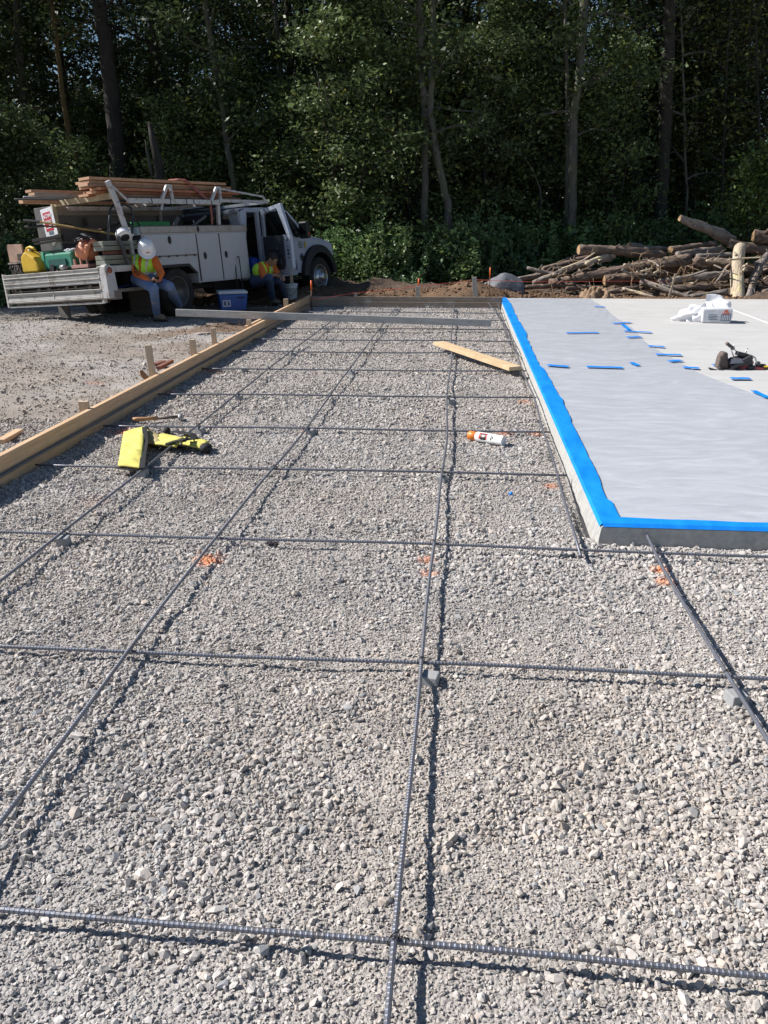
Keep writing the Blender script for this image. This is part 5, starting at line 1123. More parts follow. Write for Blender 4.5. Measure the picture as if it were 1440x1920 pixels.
# orange tank with frame
OT = mat('tank_orange', (.72, .27, .14), .55, var=.18, scale=6, dirt=(.60, .38, .28), dscale=5, dlo=.5, dhi=.8)
t = thing('orange_mixer_tank', tw(-1.25, .62, .87), 'faded orange round tank on a pinkish stand beside the plank stack', 'tank')
Mo = Matrix.Translation((-1.22, .66, .99)) @ Matrix.Rotation(R(12), 4, 'X')
b = MB(); b.lathe([(.001, 0), (.12, .0), (.165, .04), (.175, .12), (.15, .20), (.10, .245), (.09, .26), (.09, .27), (.001, .27)], 20, Mo); wv(b).build('drum', OT, t, smooth=True)
b = MB(); b.lathe([(.095, .255), (.10, .26), (.10, .31), (.09, .31), (.085, .262)], 18, Mo); wv(b).build('neck_ring', mat('ring_dark', (.18, .05, .04), .6), t, smooth=True)
b = MB(); b.tube([(-1.30, .55, 1.0), (-1.32, .50, 1.15), (-1.25, .45, 1.24), (-1.05, .20, 1.0), (-1.0, .12, .98)], .05, 8); wv(b).build('hose', OT, t, smooth=True)
b = MB(); b.box((-1.25, .64, .89), (.30, .38, .05)); b.box((-1.36, .78, .95), (.03, .03, .10)); b.box((-1.36, .64, .95), (.03, .03, .10)); b.box((-1.36, .50, .95), (.03, .03, .10)); wv(b).build('stand', mat('stand_pink', (.48, .26, .22), .7, var=.2), t, bevel=.004)
b = MB()
for k in (0, 1): b.tube([tuple(Mo @ Vector((.178*math.cos(a), .178*math.sin(a), .05+.03*k+.05*(a+1.5)))) for a in np.linspace(2.2, 4.6, 9)], .006, 5)
wv(b).build('cord', BLK, t)
b = MB(); b.ball((-1.42, .98, .885), (.05, .09, .04), 10); b.tube([(-1.44, 1.02, .9), (-1.44, .92, .9)], .035, 8); wv(b).build('metal_fitting', mat('fitting_grey', (.38, .37, .36), .4, metal=.5), smooth=True, label='rounded grey metal fitting on the gate left of the orange tank', cat='fitting')
# stack of hollow aluminium planks held by two uprights
AP = mat('plank_green_grey', (.26, .27, .225), .5, metal=.2, var=.25, scale=6, dirt=(.20, .19, .16), dscale=4, dlo=.5, dhi=.75)
for k, (z, l) in enumerate([(1.185, 'topmost folded metal plank of the stack'), (1.115, 'second folded metal plank of the stack'), (.985, 'third folded metal plank of the stack'), (.915, 'lowest folded metal plank of the stack')]):
    b = MB(); b.box((-1.02, .12, z), (.84, .20, .062)); b.box((-1.02, .015, z+.02), (.84, .02, .014)); b.box((-1.02, .015, z-.018), (.84, .02, .010))
    wv(b).build('metal_plank', AP, bevel=.003, label=l+' at the rear corner of the truck', cat='plank', group='folded metal planks on the truck corner')
b = MB(); b.beam((-1.16, -.012, 1.30), (-1.02, -.012, .86), .04, .05, up=(0, 1, 0)); b.beam((-.74, -.012, 1.22), (-.70, -.012, .88), .03, .04, up=(0, 1, 0)); b.box((-1.08, -.03, 1.12), (.035, .02, .12)); b.box((-1.0, -.025, .90), (.06, .02, .07)); wv(b).build('plank_bracket', mat('bracket_dark', (.10, .10, .11), .5, var=.3), bevel=.004, label='dark clamp bars holding the metal plank stack', cat='clamp')
# bundle of reddish stuff between planks
b = MB(); b.tube([(-1.35, .12, 1.05), (-.85, .12, 1.05)], .035, 8); b.ball((-.70, .05, 1.04), .045, 8); wv(b).build('rolled_hose', mat('hose_red', (.28, .11, .08), .7), smooth=True, label='reddish rolled hose squeezed between the metal planks', cat='hose')
# hand truck: bent black tube frame
b = MB(); b.tube([(-1.25, .10, 1.22), (-1.15, .12, 1.50), (-1.08, .12, 1.68), (-1.0, .12, 1.74), (-.80, .12, 1.745), (-.68, .12, 1.70), (-.64, .12, 1.62), (-.70, .12, 1.42), (-.80, .12, 1.16)], .016, 8)
b.tube([(-1.10, .12, 1.62), (-.66, .12, 1.60)], .012, 6); b.tube([(-.66, .12, 1.6), (-.52, .14, 1.42)], .010, 6); b.tube([(-1.15, .12, 1.5), (-.70, .12, 1.45)], .008, 6)
wv(b).build('hand_truck', mat('tube_black', (.03, .035, .045), .35, metal=.3), smooth=True, label='bent black tube frame of a hand truck at the rear rack post', cat='hand truck')
wv(MB().box((-1.2, .60, 1.335), (.05, .22, .02), Matrix.Rotation(.3, 3, 'X'))).build('wire_handle', mat('wire_grey', (.25, .26, .27), .4, metal=.5), label='small grey metal lever above the orange tank', cat='lever')
# green box and pale board inside the bed
wv(MB().box((.06, .50, 1.47), (.78, .12, .10))).build('green_case', mat('case_green', (.03, .28, .08), .5, var=.15), bevel=.01, label='long bright green case lying in the bed behind the toolbox lid', cat='case')
wv(MB().box((.28, .42, 1.43), (.45, .06, .03))).build('pale_trim_board', mat('pale_blue', (.35, .48, .52), .5), label='short pale blue strip lying beside the green case', cat='board')
b = MB(); b.beam((.9, .9, 1.3), (1.1, .85, 1.62), .03, .06); b.beam((1.25, .7, 1.45), (1.6, .65, 1.62), .02, .04); wv(b).build('bed_tools', mat('tool_grey', (.16, .17, .19), .5, metal=.4), label='grey tool shafts leaning on the cab guard in the bed', cat='tools')
b = MB(); b.box((.8, 1.15, 1.15), (.9, .45, .5)); b.box((-.1, 1.1, 1.0), (.6, .5, .3)); wv(b).build('bed_boxes', DKI, bevel=.02, label='dark boxes standing in the truck bed', cat='box')
# white hard hat on the planks
def hardhat(M, parent=None, name='hard_hat', m=None):
    b = MB(); pr = [(.112, .0), (.120, .004), (.122, .02), (.118, .06), (.104, .105), (.075, .135), (.035, .150), (.001, .154)]
    b.lathe(pr, 28, M @ Matrix.Diagonal((1.12, .95, 1, 1)))
    n = 28; vs = []; 
    for k in range(n):
        a = 2*math.pi*k/n; e = .012+.045*max(0, math.cos(a))**1.5; vs += [M @ Vector((1.12*(.117)*math.cos(a), .95*.117*math.sin(a), .008)), M @ Vector((1.12*(.117+e)*math.cos(a), .95*(.117+e*.9)*math.sin(a), -.006*max(0, math.cos(a))))]
    b.add(vs, [(2*k, 2*k+1, (2*k+3) % (2*n), (2*k+2) % (2*n)) for k in range(n)])
    b.tube([tuple(M @ Vector((.13*math.cos(a), 0, .03+.128*math.sin(a)))) for a in np.linspace(.15, 2.9, 12)], .010, 6)
    return b.build(name, m or HH, parent, smooth=True)
HH = mat('hard_hat_white', (.80, .81, .83), .3, var=.03)
_z = Vector((.10, .62, .78)).normalized(); _x = Vector((-.75, -.55, .1)); _y = _z.cross(_x).normalized(); _x = _y.cross(_z)
M = Matrix((_x, _y, _z)).transposed().to_4x4(); M.translation = (-1.02, -.02, 1.25); M = TM @ M
o = hardhat(M); o['label'] = 'white hard hat lying tipped on the metal plank stack'; o['category'] = 'hard hat'
b = MB(); b.ball(M @ Vector((.0, 0, .03)), (.118, .10, .05), 16, M.to_3x3()); b.build('lining', BLK, o, smooth=True)
# ================================================================ PEOPLE
def depth(p): return (Vector(p)-CP).dot(CF)
def cap(b, p0, r0, p1, r1, n=12):
    p0 = Vector(p0); p1 = Vector(p1); d = (p1-p0)
    d = d.normalized() if d.length > 1e-6 else Vector((0, 0, 1))
    pts = []; rs = []
    for k in range(4): a = math.pi/2*k/4; pts.append(p0-d*r0*math.cos(a)); rs.append(max(1e-4, r0*math.sin(a)))
    pts.append(p0); rs.append(r0); pts.append(p1); rs.append(r1)
    for k in range(1, 5): a = math.pi/2*k/4; pts.append(p1+d*r1*math.sin(a)); rs.append(max(1e-4, r1*math.cos(a)))
    b.tube(pts, rs, n)
def fuse(b, name, m, parent, vox=.011, post=None, sm=6):
    o = _b(b, 'tmp_fuse', m if isinstance(m, list) else [m], parent)
    md = o.modifiers.new('r', 'REMESH'); md.mode = 'VOXEL'; md.voxel_size = vox
    ms_ = o.modifiers.new('s', 'SMOOTH'); ms_.iterations = sm; ms_.factor = .5
    me = bpy.data.meshes.new_from_object(o.evaluated_get(bpy.context.evaluated_depsgraph_get())); bpy.data.objects.remove(o)
    me.materials.clear()
    for q in (m if isinstance(m, list) else [m]): me.materials.append(q)
    me.polygons.foreach_set('use_smooth', [True]*len(me.polygons))
    n = bpy.data.objects.new(name, me); COL.objects.link(n); n.parent = parent; OFF[n.name] = OFF[parent.name]
    if post: post(n, OFF[parent.name])
    return n
SKIN = mat('skin', (.34, .19, .12), .55, var=.12, scale=20); JEAN = mat('jeans', (.13, .22, .42), .85, var=.3, scale=14, dirt=(.34, .33, .31), dscale=7, dlo=.52, dhi=.75, bump=.002, bscale=40)
JEAND = mat('dark_jeans', (.05, .08, .16), .85, var=.3, scale=14); ORS = mat('orange_shirt', (.72, .17, .03), .8, var=.15, scale=10, bump=.003, bscale=18)
VST = mat('vest_lime', (.48, .85, .06), .7, var=.1, scale=10, bump=.002, bscale=18); VSS = mat('vest_silver', (.62, .60, .52), .5); BOOT = mat('boot', (.22, .18, .14), .85, var=.3, scale=20); HAIR = mat('hair_dark', (.02, .014, .01), .7)
PHONE = mat('phone_black', (.012, .012, .014), .3)
def vest_post(front, side_v, mid, z_lo, gap=.045):
    front = Vector(front).normalized(); side_v = Vector(side_v).normalized()
    def f(o, off):
        bm = bmesh.new(); bm.from_mesh(o.data); kill = []
        for fc in bm.faces:
            c = fc.calc_center_median()+off; d = c-mid; lat = d.dot(side_v); fr = fc.normal.dot(front)
            hgt_ = c.z-z_lo
            if fr > .15 and abs(lat) < gap*max(.15, min(1.6, hgt_/.20)): kill.append(fc); continue
            if fc.normal.z > -.2 and .085 < abs(lat) < .125 and abs(fr) > .0: fc.material_index = 1
            if .05 < hgt_ < .10: fc.material_index = 1
        bmesh.ops.delete(bm, geom=kill, context='FACES'); bm.to_mesh(o.data); bm.free()
        md = o.modifiers.new('solid', 'SOLIDIFY'); md.thickness = .008
    return f
def hand(b, wrist, dirv, palm_n, s_=1.0, curl=.5):
    """palm, four bent fingers of unequal length, thumb from the palm's side"""
    d = Vector(dirv).normalized(); n = Vector(palm_n).normalized(); side_ = d.cross(n).normalized(); n = side_.cross(d)
    w_ = Vector(wrist); cap(b, w_, .024*s_, w_+d*.05*s_, .034*s_)
    cap(b, w_+d*.05*s_-side_*.018, .020*s_, w_+d*.05*s_+side_*.018, .020*s_)
    for k, l in enumerate((.062, .075, .070, .052)):
        a = w_+d*.075*s_+side_*(.030-.020*k)*s_; m_ = a+(d*(1-curl*.4)+n*curl*.7)*l*.55*s_; e = m_+(d*(1-curl*1.3)+n*curl*1.3).normalized()*l*.5*s_
        cap(b, a, .0098*s_, m_, .009*s_); cap(b, m_, .009*s_, e, .0078*s_)
    a = w_+d*.025*s_+side_*.030*s_; m_ = a+(d*.6+side_*.6+n*.3).normalized()*.035*s_; e = m_+(d*.8+n*.5).normalized()*.03*s_
    cap(b, a, .013*s_, m_, .011*s_); cap(b, m_, .011*s_, e, .0095*s_)
def person(J, label, name='person', longsleeve=True, hat=None, jean=JEAN, hair=False, vest_gap=.022):
    t = thing(name, Vector((J['hip'].x, J['hip'].y, .0)), label, 'person')
    hip, ch, nk, hd = J['hip'], J['chest'], J['neck'], J['head']; sl, sr = J['shl'], J['shr']
    sidev = (sr-sl).normalized(); upv = (nk-hip).normalized(); front = J['front']
    hl = hip-sidev*.085; hr = hip+sidev*.085
    # continuous body
    b = MB()
    cap(b, hl, .10, hr, .10); cap(b, hip, .12, ch, .13); cap(b, ch-sidev*.07, .11, ch+sidev*.07, .11); cap(b, ch, .10, nk, .055); cap(b, nk, .05, hd, .055)
    hf = J['hface']; hu = J['hup']; hs = hu.cross(hf).normalized()
    b.ball(hd+hu*.02, (.076, .095, .115), 16, Matrix((hs, hf, hu)).transposed()); b.ball(hd-hu*.065+hf*.035, (.05, .05, .045), 12, Matrix((hs, hf, hu)).transposed())
    cap(b, hd+hf*.085+hu*.02, .010, hd+hf*.108-hu*.018, .016)             # nose
    cap(b, hd+hf*.082-hu*.05-hs*.018, .008, hd+hf*.082-hu*.05+hs*.018, .008); cap(b, hd+hf*.080+hu*.035-hs*.03, .008, hd+hf*.080+hu*.035+hs*.03, .008)
    for q in (-1, 1): b.ball(hd+hs*.078*q, (.012, .025, .032), 8, Matrix((hs, hf, hu)).transposed())
    for s_, e_, w_, dn_ in ((sl, J['ell'], J['wrl'], J['hdl']), (sr, J['elr'], J['wrr'], J['hdr'])):
        cap(b, s_, .055, e_, .042); cap(b, e_, .042, w_, .028); hand(b, w_, dn_, J['palm'])
    for h_, k_, a_, f_ in ((hl, J['knl'], J['anl'], J['ftl']), (hr, J['knr'], J['anr'], J['ftr'])):
        cap(b, h_, .085, k_, .055); cap(b, k_, .055, a_, .038); cap(b, a_, .038, f_, .03)
    body = fuse(b, 'body', SKIN, t, .0075, sm=2)
    # trousers
    b = MB(); cap(b, hl, .118, hr, .118); cap(b, hip, .125, hip+upv*.08, .122)
    for h_, k_, a_ in ((hl, J['knl'], J['anl']), (hr, J['knr'], J['anr'])):
        cap(b, h_, .105, k_, .076); cap(b, k_, .076, a_.lerp(k_, .06), .060)
        cap(b, k_+(h_-k_)*.12, .082, k_, .078)
    fuse(b, 'trousers', jean, body)
    # shirt
    b = MB(); cap(b, hip+upv*.05, .128, ch, .142); cap(b, ch-sidev*.08, .122, ch+sidev*.08, .122); cap(b, ch, .115, nk-upv*.02, .066)
    for s_, e_, w_ in ((sl, J['ell'], J['wrl']), (sr, J['elr'], J['wrr'])):
        cap(b, s_, .072, e_, .056 if longsleeve else .062)
        if longsleeve: cap(b, e_, .058, w_.lerp(e_, .05), .040)
        cap(b, s_-upv*.01, .074, ch, .10)
    sh = fuse(b, 'shirt', ORS, body)
    b = MB(); cap(b, hip+upv*.06, .150, ch, .160); cap(b, ch-sidev*.08, .139, ch+sidev*.08, .139); cap(b, ch, .13, nk-upv*.05, .078); cap(b, sl+sidev*.035, .082, sr-sidev*.035, .082)
    fuse(b, 'vest', [VST, VSS], body, .010, post=vest_post(front, sidev, ch, (hip+upv*.06).z-.05, vest_gap), sm=4)
    for a_, f_, k_ in ((J['anl'], J['ftl'], J['knl']), (J['anr'], J['ftr'], J['knr'])):
        b = MB(); u_ = (k_-a_).normalized(); cap(b, a_+u_*.08, .052, a_, .053); cap(b, a_-Vector((0, 0, .02)), .052, f_, .046); o = fuse(b, 'boot', BOOT, body)
        d_ = (f_-a_); d_.z = 0; d_.normalize(); s__ = Vector((-d_.y, d_.x, 0)); zz_ = min(a_.z, f_.z)-.065
        MB().prism([(-.055, -.04), (.17, -.045), (.20, 0), (.17, .045), (-.055, .04)], Vector((a_.x, a_.y, zz_)), d_, s__, Vector((0, 0, .022))).build('sole', RUB, o)
    if hair:
        b = MB(); b.ball(hd+hu*.038-hf*.012, (.086, .100, .108), 16, Matrix((hs, hf, hu)).transposed()); cap(b, hd-hf*.06-hu*.02, .055, hd-hf*.05-hu*.06, .04)
        def hp(o, off):
            bm = bmesh.new(); bm.from_mesh(o.data); k = [f for f in bm.faces if (f.calc_center_median()+off-hd).dot(hf) > .055 and (f.calc_center_median()+off-hd).dot(hu) < .06]
            bmesh.ops.delete(bm, geom=k, context='FACES'); bm.to_mesh(o.data); bm.free()
        fuse(b, 'hair', HAIR, body, .008, post=hp, sm=1)
    return t, body, sh
# --- man seated at the rear corner of the truck, hard hat bowed
d0 = depth(tw(-.86, -.06, .6))
def Q(u, v, dd, base=d0): return dp(u, v, base+dd)
J = dict(hip=Q(268, 523, .02), chest=Q(270, 497, -.04), neck=Q(271, 482, -.10), head=Q(275, 471, -.22), shl=Q(251, 486, -.05), shr=Q(289, 487, -.10), ell=Q(255, 512, -.12), elr=Q(302, 511, -.16),
         wrl=Q(280, 525, -.30), wrr=Q(297, 525, -.32), knl=Q(288, 540, -.36), knr=Q(318, 537, -.22))
J['anl'] = at(294, 589, .10); J['ftl'] = at(306, 595, .055); J['anr'] = at(338, 578, .10); J['ftr'] = at(349, 584, .055)
J['front'] = Vector((.35, -.9, .1)).normalized(); J['hface'] = Vector((.40, -.66, -.62)).normalized(); J['hup'] = (Vector((.1, -.45, .9))-J['hface']*Vector((.1, -.45, .9)).dot(J['hface'])).normalized()
J['hdl'] = (Q(291, 527, -.36)-J['wrl']); J['hdr'] = (Q(291, 527, -.40)-J['wrr'])+Vector((0, -.03, 0)); J['palm'] = Vector((.2, -.5, .8))
t, body, sh = person(J, 'person in white hard hat and lime vest sitting bowed at the truck rear')
hx, hz_ = J['hface'], J['hup']; hy = hz_.cross(hx); Mh = Matrix((hx, hy, hz_)).transposed().to_4x4(); Mh.translation = J['head']+hz_*.035
_c = hardhat(Matrix.Identity(4), None, 'hard_hat'); bpy.data.objects.remove(_c)
b = MB()
o = hardhat(Mh @ Matrix.Diagonal((1.06, 1.08, 1.08, 1)), body, 'hard_hat')
e = MB(); e.box(Mh @ Vector((.142, 0, .055)), (.05, .003, .03), Mh.to_3x3() @ Matrix.Rotation(R(90), 3, 'Z') @ Matrix.Rotation(R(18), 3, 'X')); e.build('sticker', mat('sticker_red', (.45, .08, .06), .5), o)
b = MB(); pc = Q(293, 524, -.40); b.box(pc, (.075, .14, .010), Matrix.Rotation(R(35), 3, 'Z') @ Matrix.Rotation(R(-35), 3, 'X')); b.build('phone', PHONE, bevel=.006, label='black phone held in both hands of the person in the hard hat', cat='phone')
b = MB(); s0_, e0_ = J['shl'], J['ell']; axs = (e0_-s0_).normalized(); cdir = (CP-s0_).normalized(); cdir = (cdir-axs*cdir.dot(axs)).normalized(); sd2 = axs.cross(cdir)
for k in range(7):
    p = s0_.lerp(e0_, .50+.085*k) if k < 6 else e0_.lerp(J['wrl'], .1)
    b.box(p+cdir*(.062-.0006*k)-sd2*.012*(k % 2), (.012, .055-.006*(k % 3), .004), Matrix((axs, sd2, cdir)).transposed())
for k in range(5):
    a2 = (J['wrl']-e0_).normalized(); cd2 = (CP-e0_).normalized(); cd2 = (cd2-a2*cd2.dot(a2)).normalized(); s3 = a2.cross(cd2)
    b.box(e0_.lerp(J['wrl'], .08+.09*k)+cd2*(.058-.002*k), (.011, .05, .004), Matrix((a2, s3, cd2)).transposed())
b.build('sleeve_print', BLK, sh)
# --- man crouched on the running board, dark hair
d1 = depth(tw(2.0, -.12, .5))
def Q2(u, v, dd): return dp(u, v, d1+dd)
J = dict(hip=Q2(485, 526, .05), chest=Q2(493, 507, -.03), neck=Q2(501, 495, -.08), head=Q2(510, 487, -.14), shl=Q2(488, 499, -.13), shr=Q2(511, 498, .08), ell=Q2(494, 517, -.26), elr=Q2(520, 514, .02),
         wrl=Q2(517, 516, -.22), wrr=Q2(527, 516, -.08), knl=Q2(505, 522, -.30), knr=Q2(523, 524, -.12))
J['anl'] = at(511, 561, .10); J['ftl'] = at(522, 566, .055); J['anr'] = at(533, 557, .10); J['ftr'] = at(544, 561, .055)
J['front'] = Vector((.85, -.4, -.1)).normalized(); J['hface'] = Vector((.75, -.25, -.6)).normalized(); J['hup'] = (Vector((.5, -.1, .85))-J['hface']*Vector((.5, -.1, .85)).dot(J['hface'])).normalized()
J['hdl'] = Vector((.8, -.1, -.3)); J['hdr'] = Vector((.5, -.6, -.4)); J['palm'] = Vector((.1, -.3, -.9))
person(J, 'dark haired person in lime vest and orange shirt hunched on the running board', longsleeve=False, jean=JEAND, hair=True, vest_gap=.03)

# ================================================================ COOLER, BUCKET
CB = mat('cooler_blue', (.03, .12, .42), .4, var=.15, scale=5); CW = mat('cooler_white', (.68, .70, .76), .45, var=.05)
fl, fr = at(412, 584), at(466, 582); du_ = (fr-fl); wd = du_.length; du_.normalize(); dv_ = Vector((-du_.y, du_.x, 0)); hc = .335
t = thing('cooler', (fl+fr)/2+dv_*.16, 'blue cooler with white lid standing beside the truck wheel', 'cooler')
b = MB(); b.prism([(.03, .0), (wd-.03, .0), (wd, hc-.05), (0, hc-.05)], fl, du_, Vector((0, 0, 1)), dv_*.33); bd = b.build('body', CB, t, bevel=.02)
b = MB(); b.prism([(-.008, hc-.05), (wd+.008, hc-.05), (wd, hc), (.0, hc)], fl-dv_*.008, du_, Vector((0, 0, 1)), dv_*.346); b.build('lid', CW, t, bevel=.014)
b = MB(); b.box(fl+du_*(wd*.77)-dv_*.004+Vector((0, 0, .225)), (.13, .016, .03), Matrix((du_, dv_, Vector((0, 0, 1)))).transposed()); b.build('grip', mat('grip_navy', (.015, .03, .12), .5), bd, bevel=.006)
MF = Matrix((du_, dv_, Vector((0, 0, 1)))).transposed()
b = MB(); b.box(fl+du_*.13-dv_*.003+Vector((0, 0, .13)), (.14, .006, .115), MF); st = b.build('sticker', CW, bd)
b = MB(); b.box(fl+du_*.10-dv_*.008+Vector((0, 0, .135)), (.03, .004, .07), MF); b.prism([(0, 0), (.035, 0), (.03, .06), (.01, .075)], fl+du_*.145-dv_*.009+Vector((0, 0, .10)), du_, Vector((0, 0, 1)), dv_*.003); b.build('sticker_print', mat('print_navy', (.04, .07, .2), .5), st)
b = MB(); bk = fl+dv_*.34; a0 = bk+du_*.34+Vector((0, 0, .15)); a1 = bk+du_*.44+Vector((0, 0, .15))
D_ = depth(a0)
b.v = []; b.f = []; b.m = []
for p_, q_ in (((440, 483), (446, 545)), ((448, 481), (456, 543)), ((439.5, 483), (448.5, 481))): b.tube([dp(*p_, D_), dp(*q_, D_)], .0085, 8)
b.build('pull_handle', BLK, t)
BW = mat('bucket_white', (.62, .66, .70), .5, var=.1, scale=5)
bc = at(546, 566); t = thing('bucket', bc, 'white plastic bucket with wire handle next to the hunched person', 'bucket')
MB().lathe([(.001, .0), (.108, .0), (.113, .01), (.130, .27), (.138, .272), (.138, .285), (.131, .287), (.134, .31), (.140, .312), (.140, .345), (.130, .345), (.105, .02), (.001, .02)], 28, Matrix.Translation(bc)).build('pail', BW, t, smooth=True)
MB().tube([bc+Vector((.14*math.cos(a)-.0, -.145*abs(math.sin(a))-.0, .30-.17*abs(math.sin(a))**1.0)) for a in np.linspace(math.pi, 2*math.pi, 14)], .004, 5).build('handle', mat('wire_handle', (.05, .05, .055), .4, metal=.5), t, smooth=True)
MB().beam(bc+Vector((.03, 0, .1)), bc+Vector((.02, .02, .50)), .055, .03, up=(0, 1, 0)).build('stick', WZ, label='wooden stick standing in the white bucket', cat='stick', bevel=.002)
b = MB(); b.prism([(-.05, .0), (.05, 0), (.01, .19), (-.015, .19)], bc+Vector((-.06, 0, .26)), Vector((1, 0, 0)), Vector((0, 0, 1)), Vector((0, .02, 0))); b.build('trowel', UND_, label='dark pointed trowel standing in the white bucket', cat='trowel')

# ================================================================ LOG PILE
def barkmat(nm, c, c2, dd=(.30, .22, .15)): return mat(nm, c, .92, scale=3.5, col2=c2, stretch=(1.2, 5, 5), bump=.03, bscale=7, dirt=dd, dscale=4.5, dlo=.5, dhi=.66)
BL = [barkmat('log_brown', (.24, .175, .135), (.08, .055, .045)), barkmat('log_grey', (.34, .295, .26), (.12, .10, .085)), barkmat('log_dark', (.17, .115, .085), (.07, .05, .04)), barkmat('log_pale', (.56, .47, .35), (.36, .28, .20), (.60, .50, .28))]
CUT = mat('cut_wood', (.44, .28, .15), .8, var=.3, scale=14); 
def L4(x, y): return 1000+.3056*x, 380+.3056*y
def log(a, c, th0, th1, m, label, y=(18, 18), cut=True, bend=.03):
    (u0, v0), (u1, v1) = L4(*a), L4(*c); p0 = aty(u0, v0, y[0]); p1 = aty(u1, v1, y[1])
    r0 = th0*.3056/2*depth(p0)/FPX; r1 = th1*.3056/2*depth(p1)/FPX
    d = (p1-p0); L_ = d.length; d.normalize(); ref = Vector((0, 0, 1)); s_ = d.cross(ref).normalized(); u_ = s_.cross(d); N = max(10, int(L_/.09)); K = 14
    ph_ = random.random()*9; vs = []; fs = []
    for i in range(N+1):
        f_ = i/N; c_ = p0.lerp(p1, f_)+u_*bend*math.sin(f_*math.pi)*L_*.3*random.choice((1,)) + s_*.03*math.sin(f_*5+ph_)
        for k in range(K):
            a_ = 2*math.pi*k/K; r_ = (r0+(r1-r0)*f_)*(1+(.4 if m == 3 else 1)*(.13*math.sin(a_*2+ph_+f_*2)+.09*math.sin(a_*3+f_*9+ph_)+.07*math.sin(a_*5-f_*14)+.06*math.sin(f_*L_*9+ph_)+random.uniform(-.09, .09)))
            vs.append(c_+(s_*math.cos(a_)+u_*math.sin(a_))*r_)
    for i in range(N):
        for k in range(K): k2 = (k+1) % K; fs.append((i*K+k, i*K+k2, (i+1)*K+k2, (i+1)*K+k))
    fs.append(tuple(range(K))[::-1]); fs.append(tuple(N*K+k for k in range(K)))
    b = MB(); b.add(vs, fs); 
    # object axes along the log so the bark runs lengthways
    Mx = Matrix((d, s_, u_)).transposed().to_4x4(); Mx.translation = p0
    inv = Mx.inverted(); b.v = [tuple(inv @ Vector(v)) for v in b.v]
    o = _b(b, 'log', BL[m], None, smooth=True, recenter=False); o.matrix_world = Mx; o['label'] = label; o['category'] = 'log'; o['group'] = 'logs of the pile'
    if cut:
        e = MB(); vv = [Vector(b.v[k]) for k in range(K)]; cc = sum(vv, Vector())/K; e.add([cc+(v-cc)*.93+Vector((-.006, 0, 0)) for v in vv], [tuple(range(K))]); OFF[o.name] = Vector(); _b(e, 'cut_end', CUT, o)
    for q in range(random.randint(0, 3)):
        f_ = random.uniform(.15, .9); a_ = random.uniform(-1, 2.5); e = MB(); r_ = (r0+(r1-r0)*f_)
        q0 = Vector((f_*L_, math.cos(a_)*r_*.7, math.sin(a_)*r_*.7)); q1 = q0+Vector((random.uniform(-.05, .15), math.cos(a_)*.1, math.sin(a_)*.12)); e.tube([q0, q1], [r_*.35, r_*.16], 7); OFF[o.name] = Vector(); _b(e, 'branch_stub', BL[m], o, smooth=True)
    return o
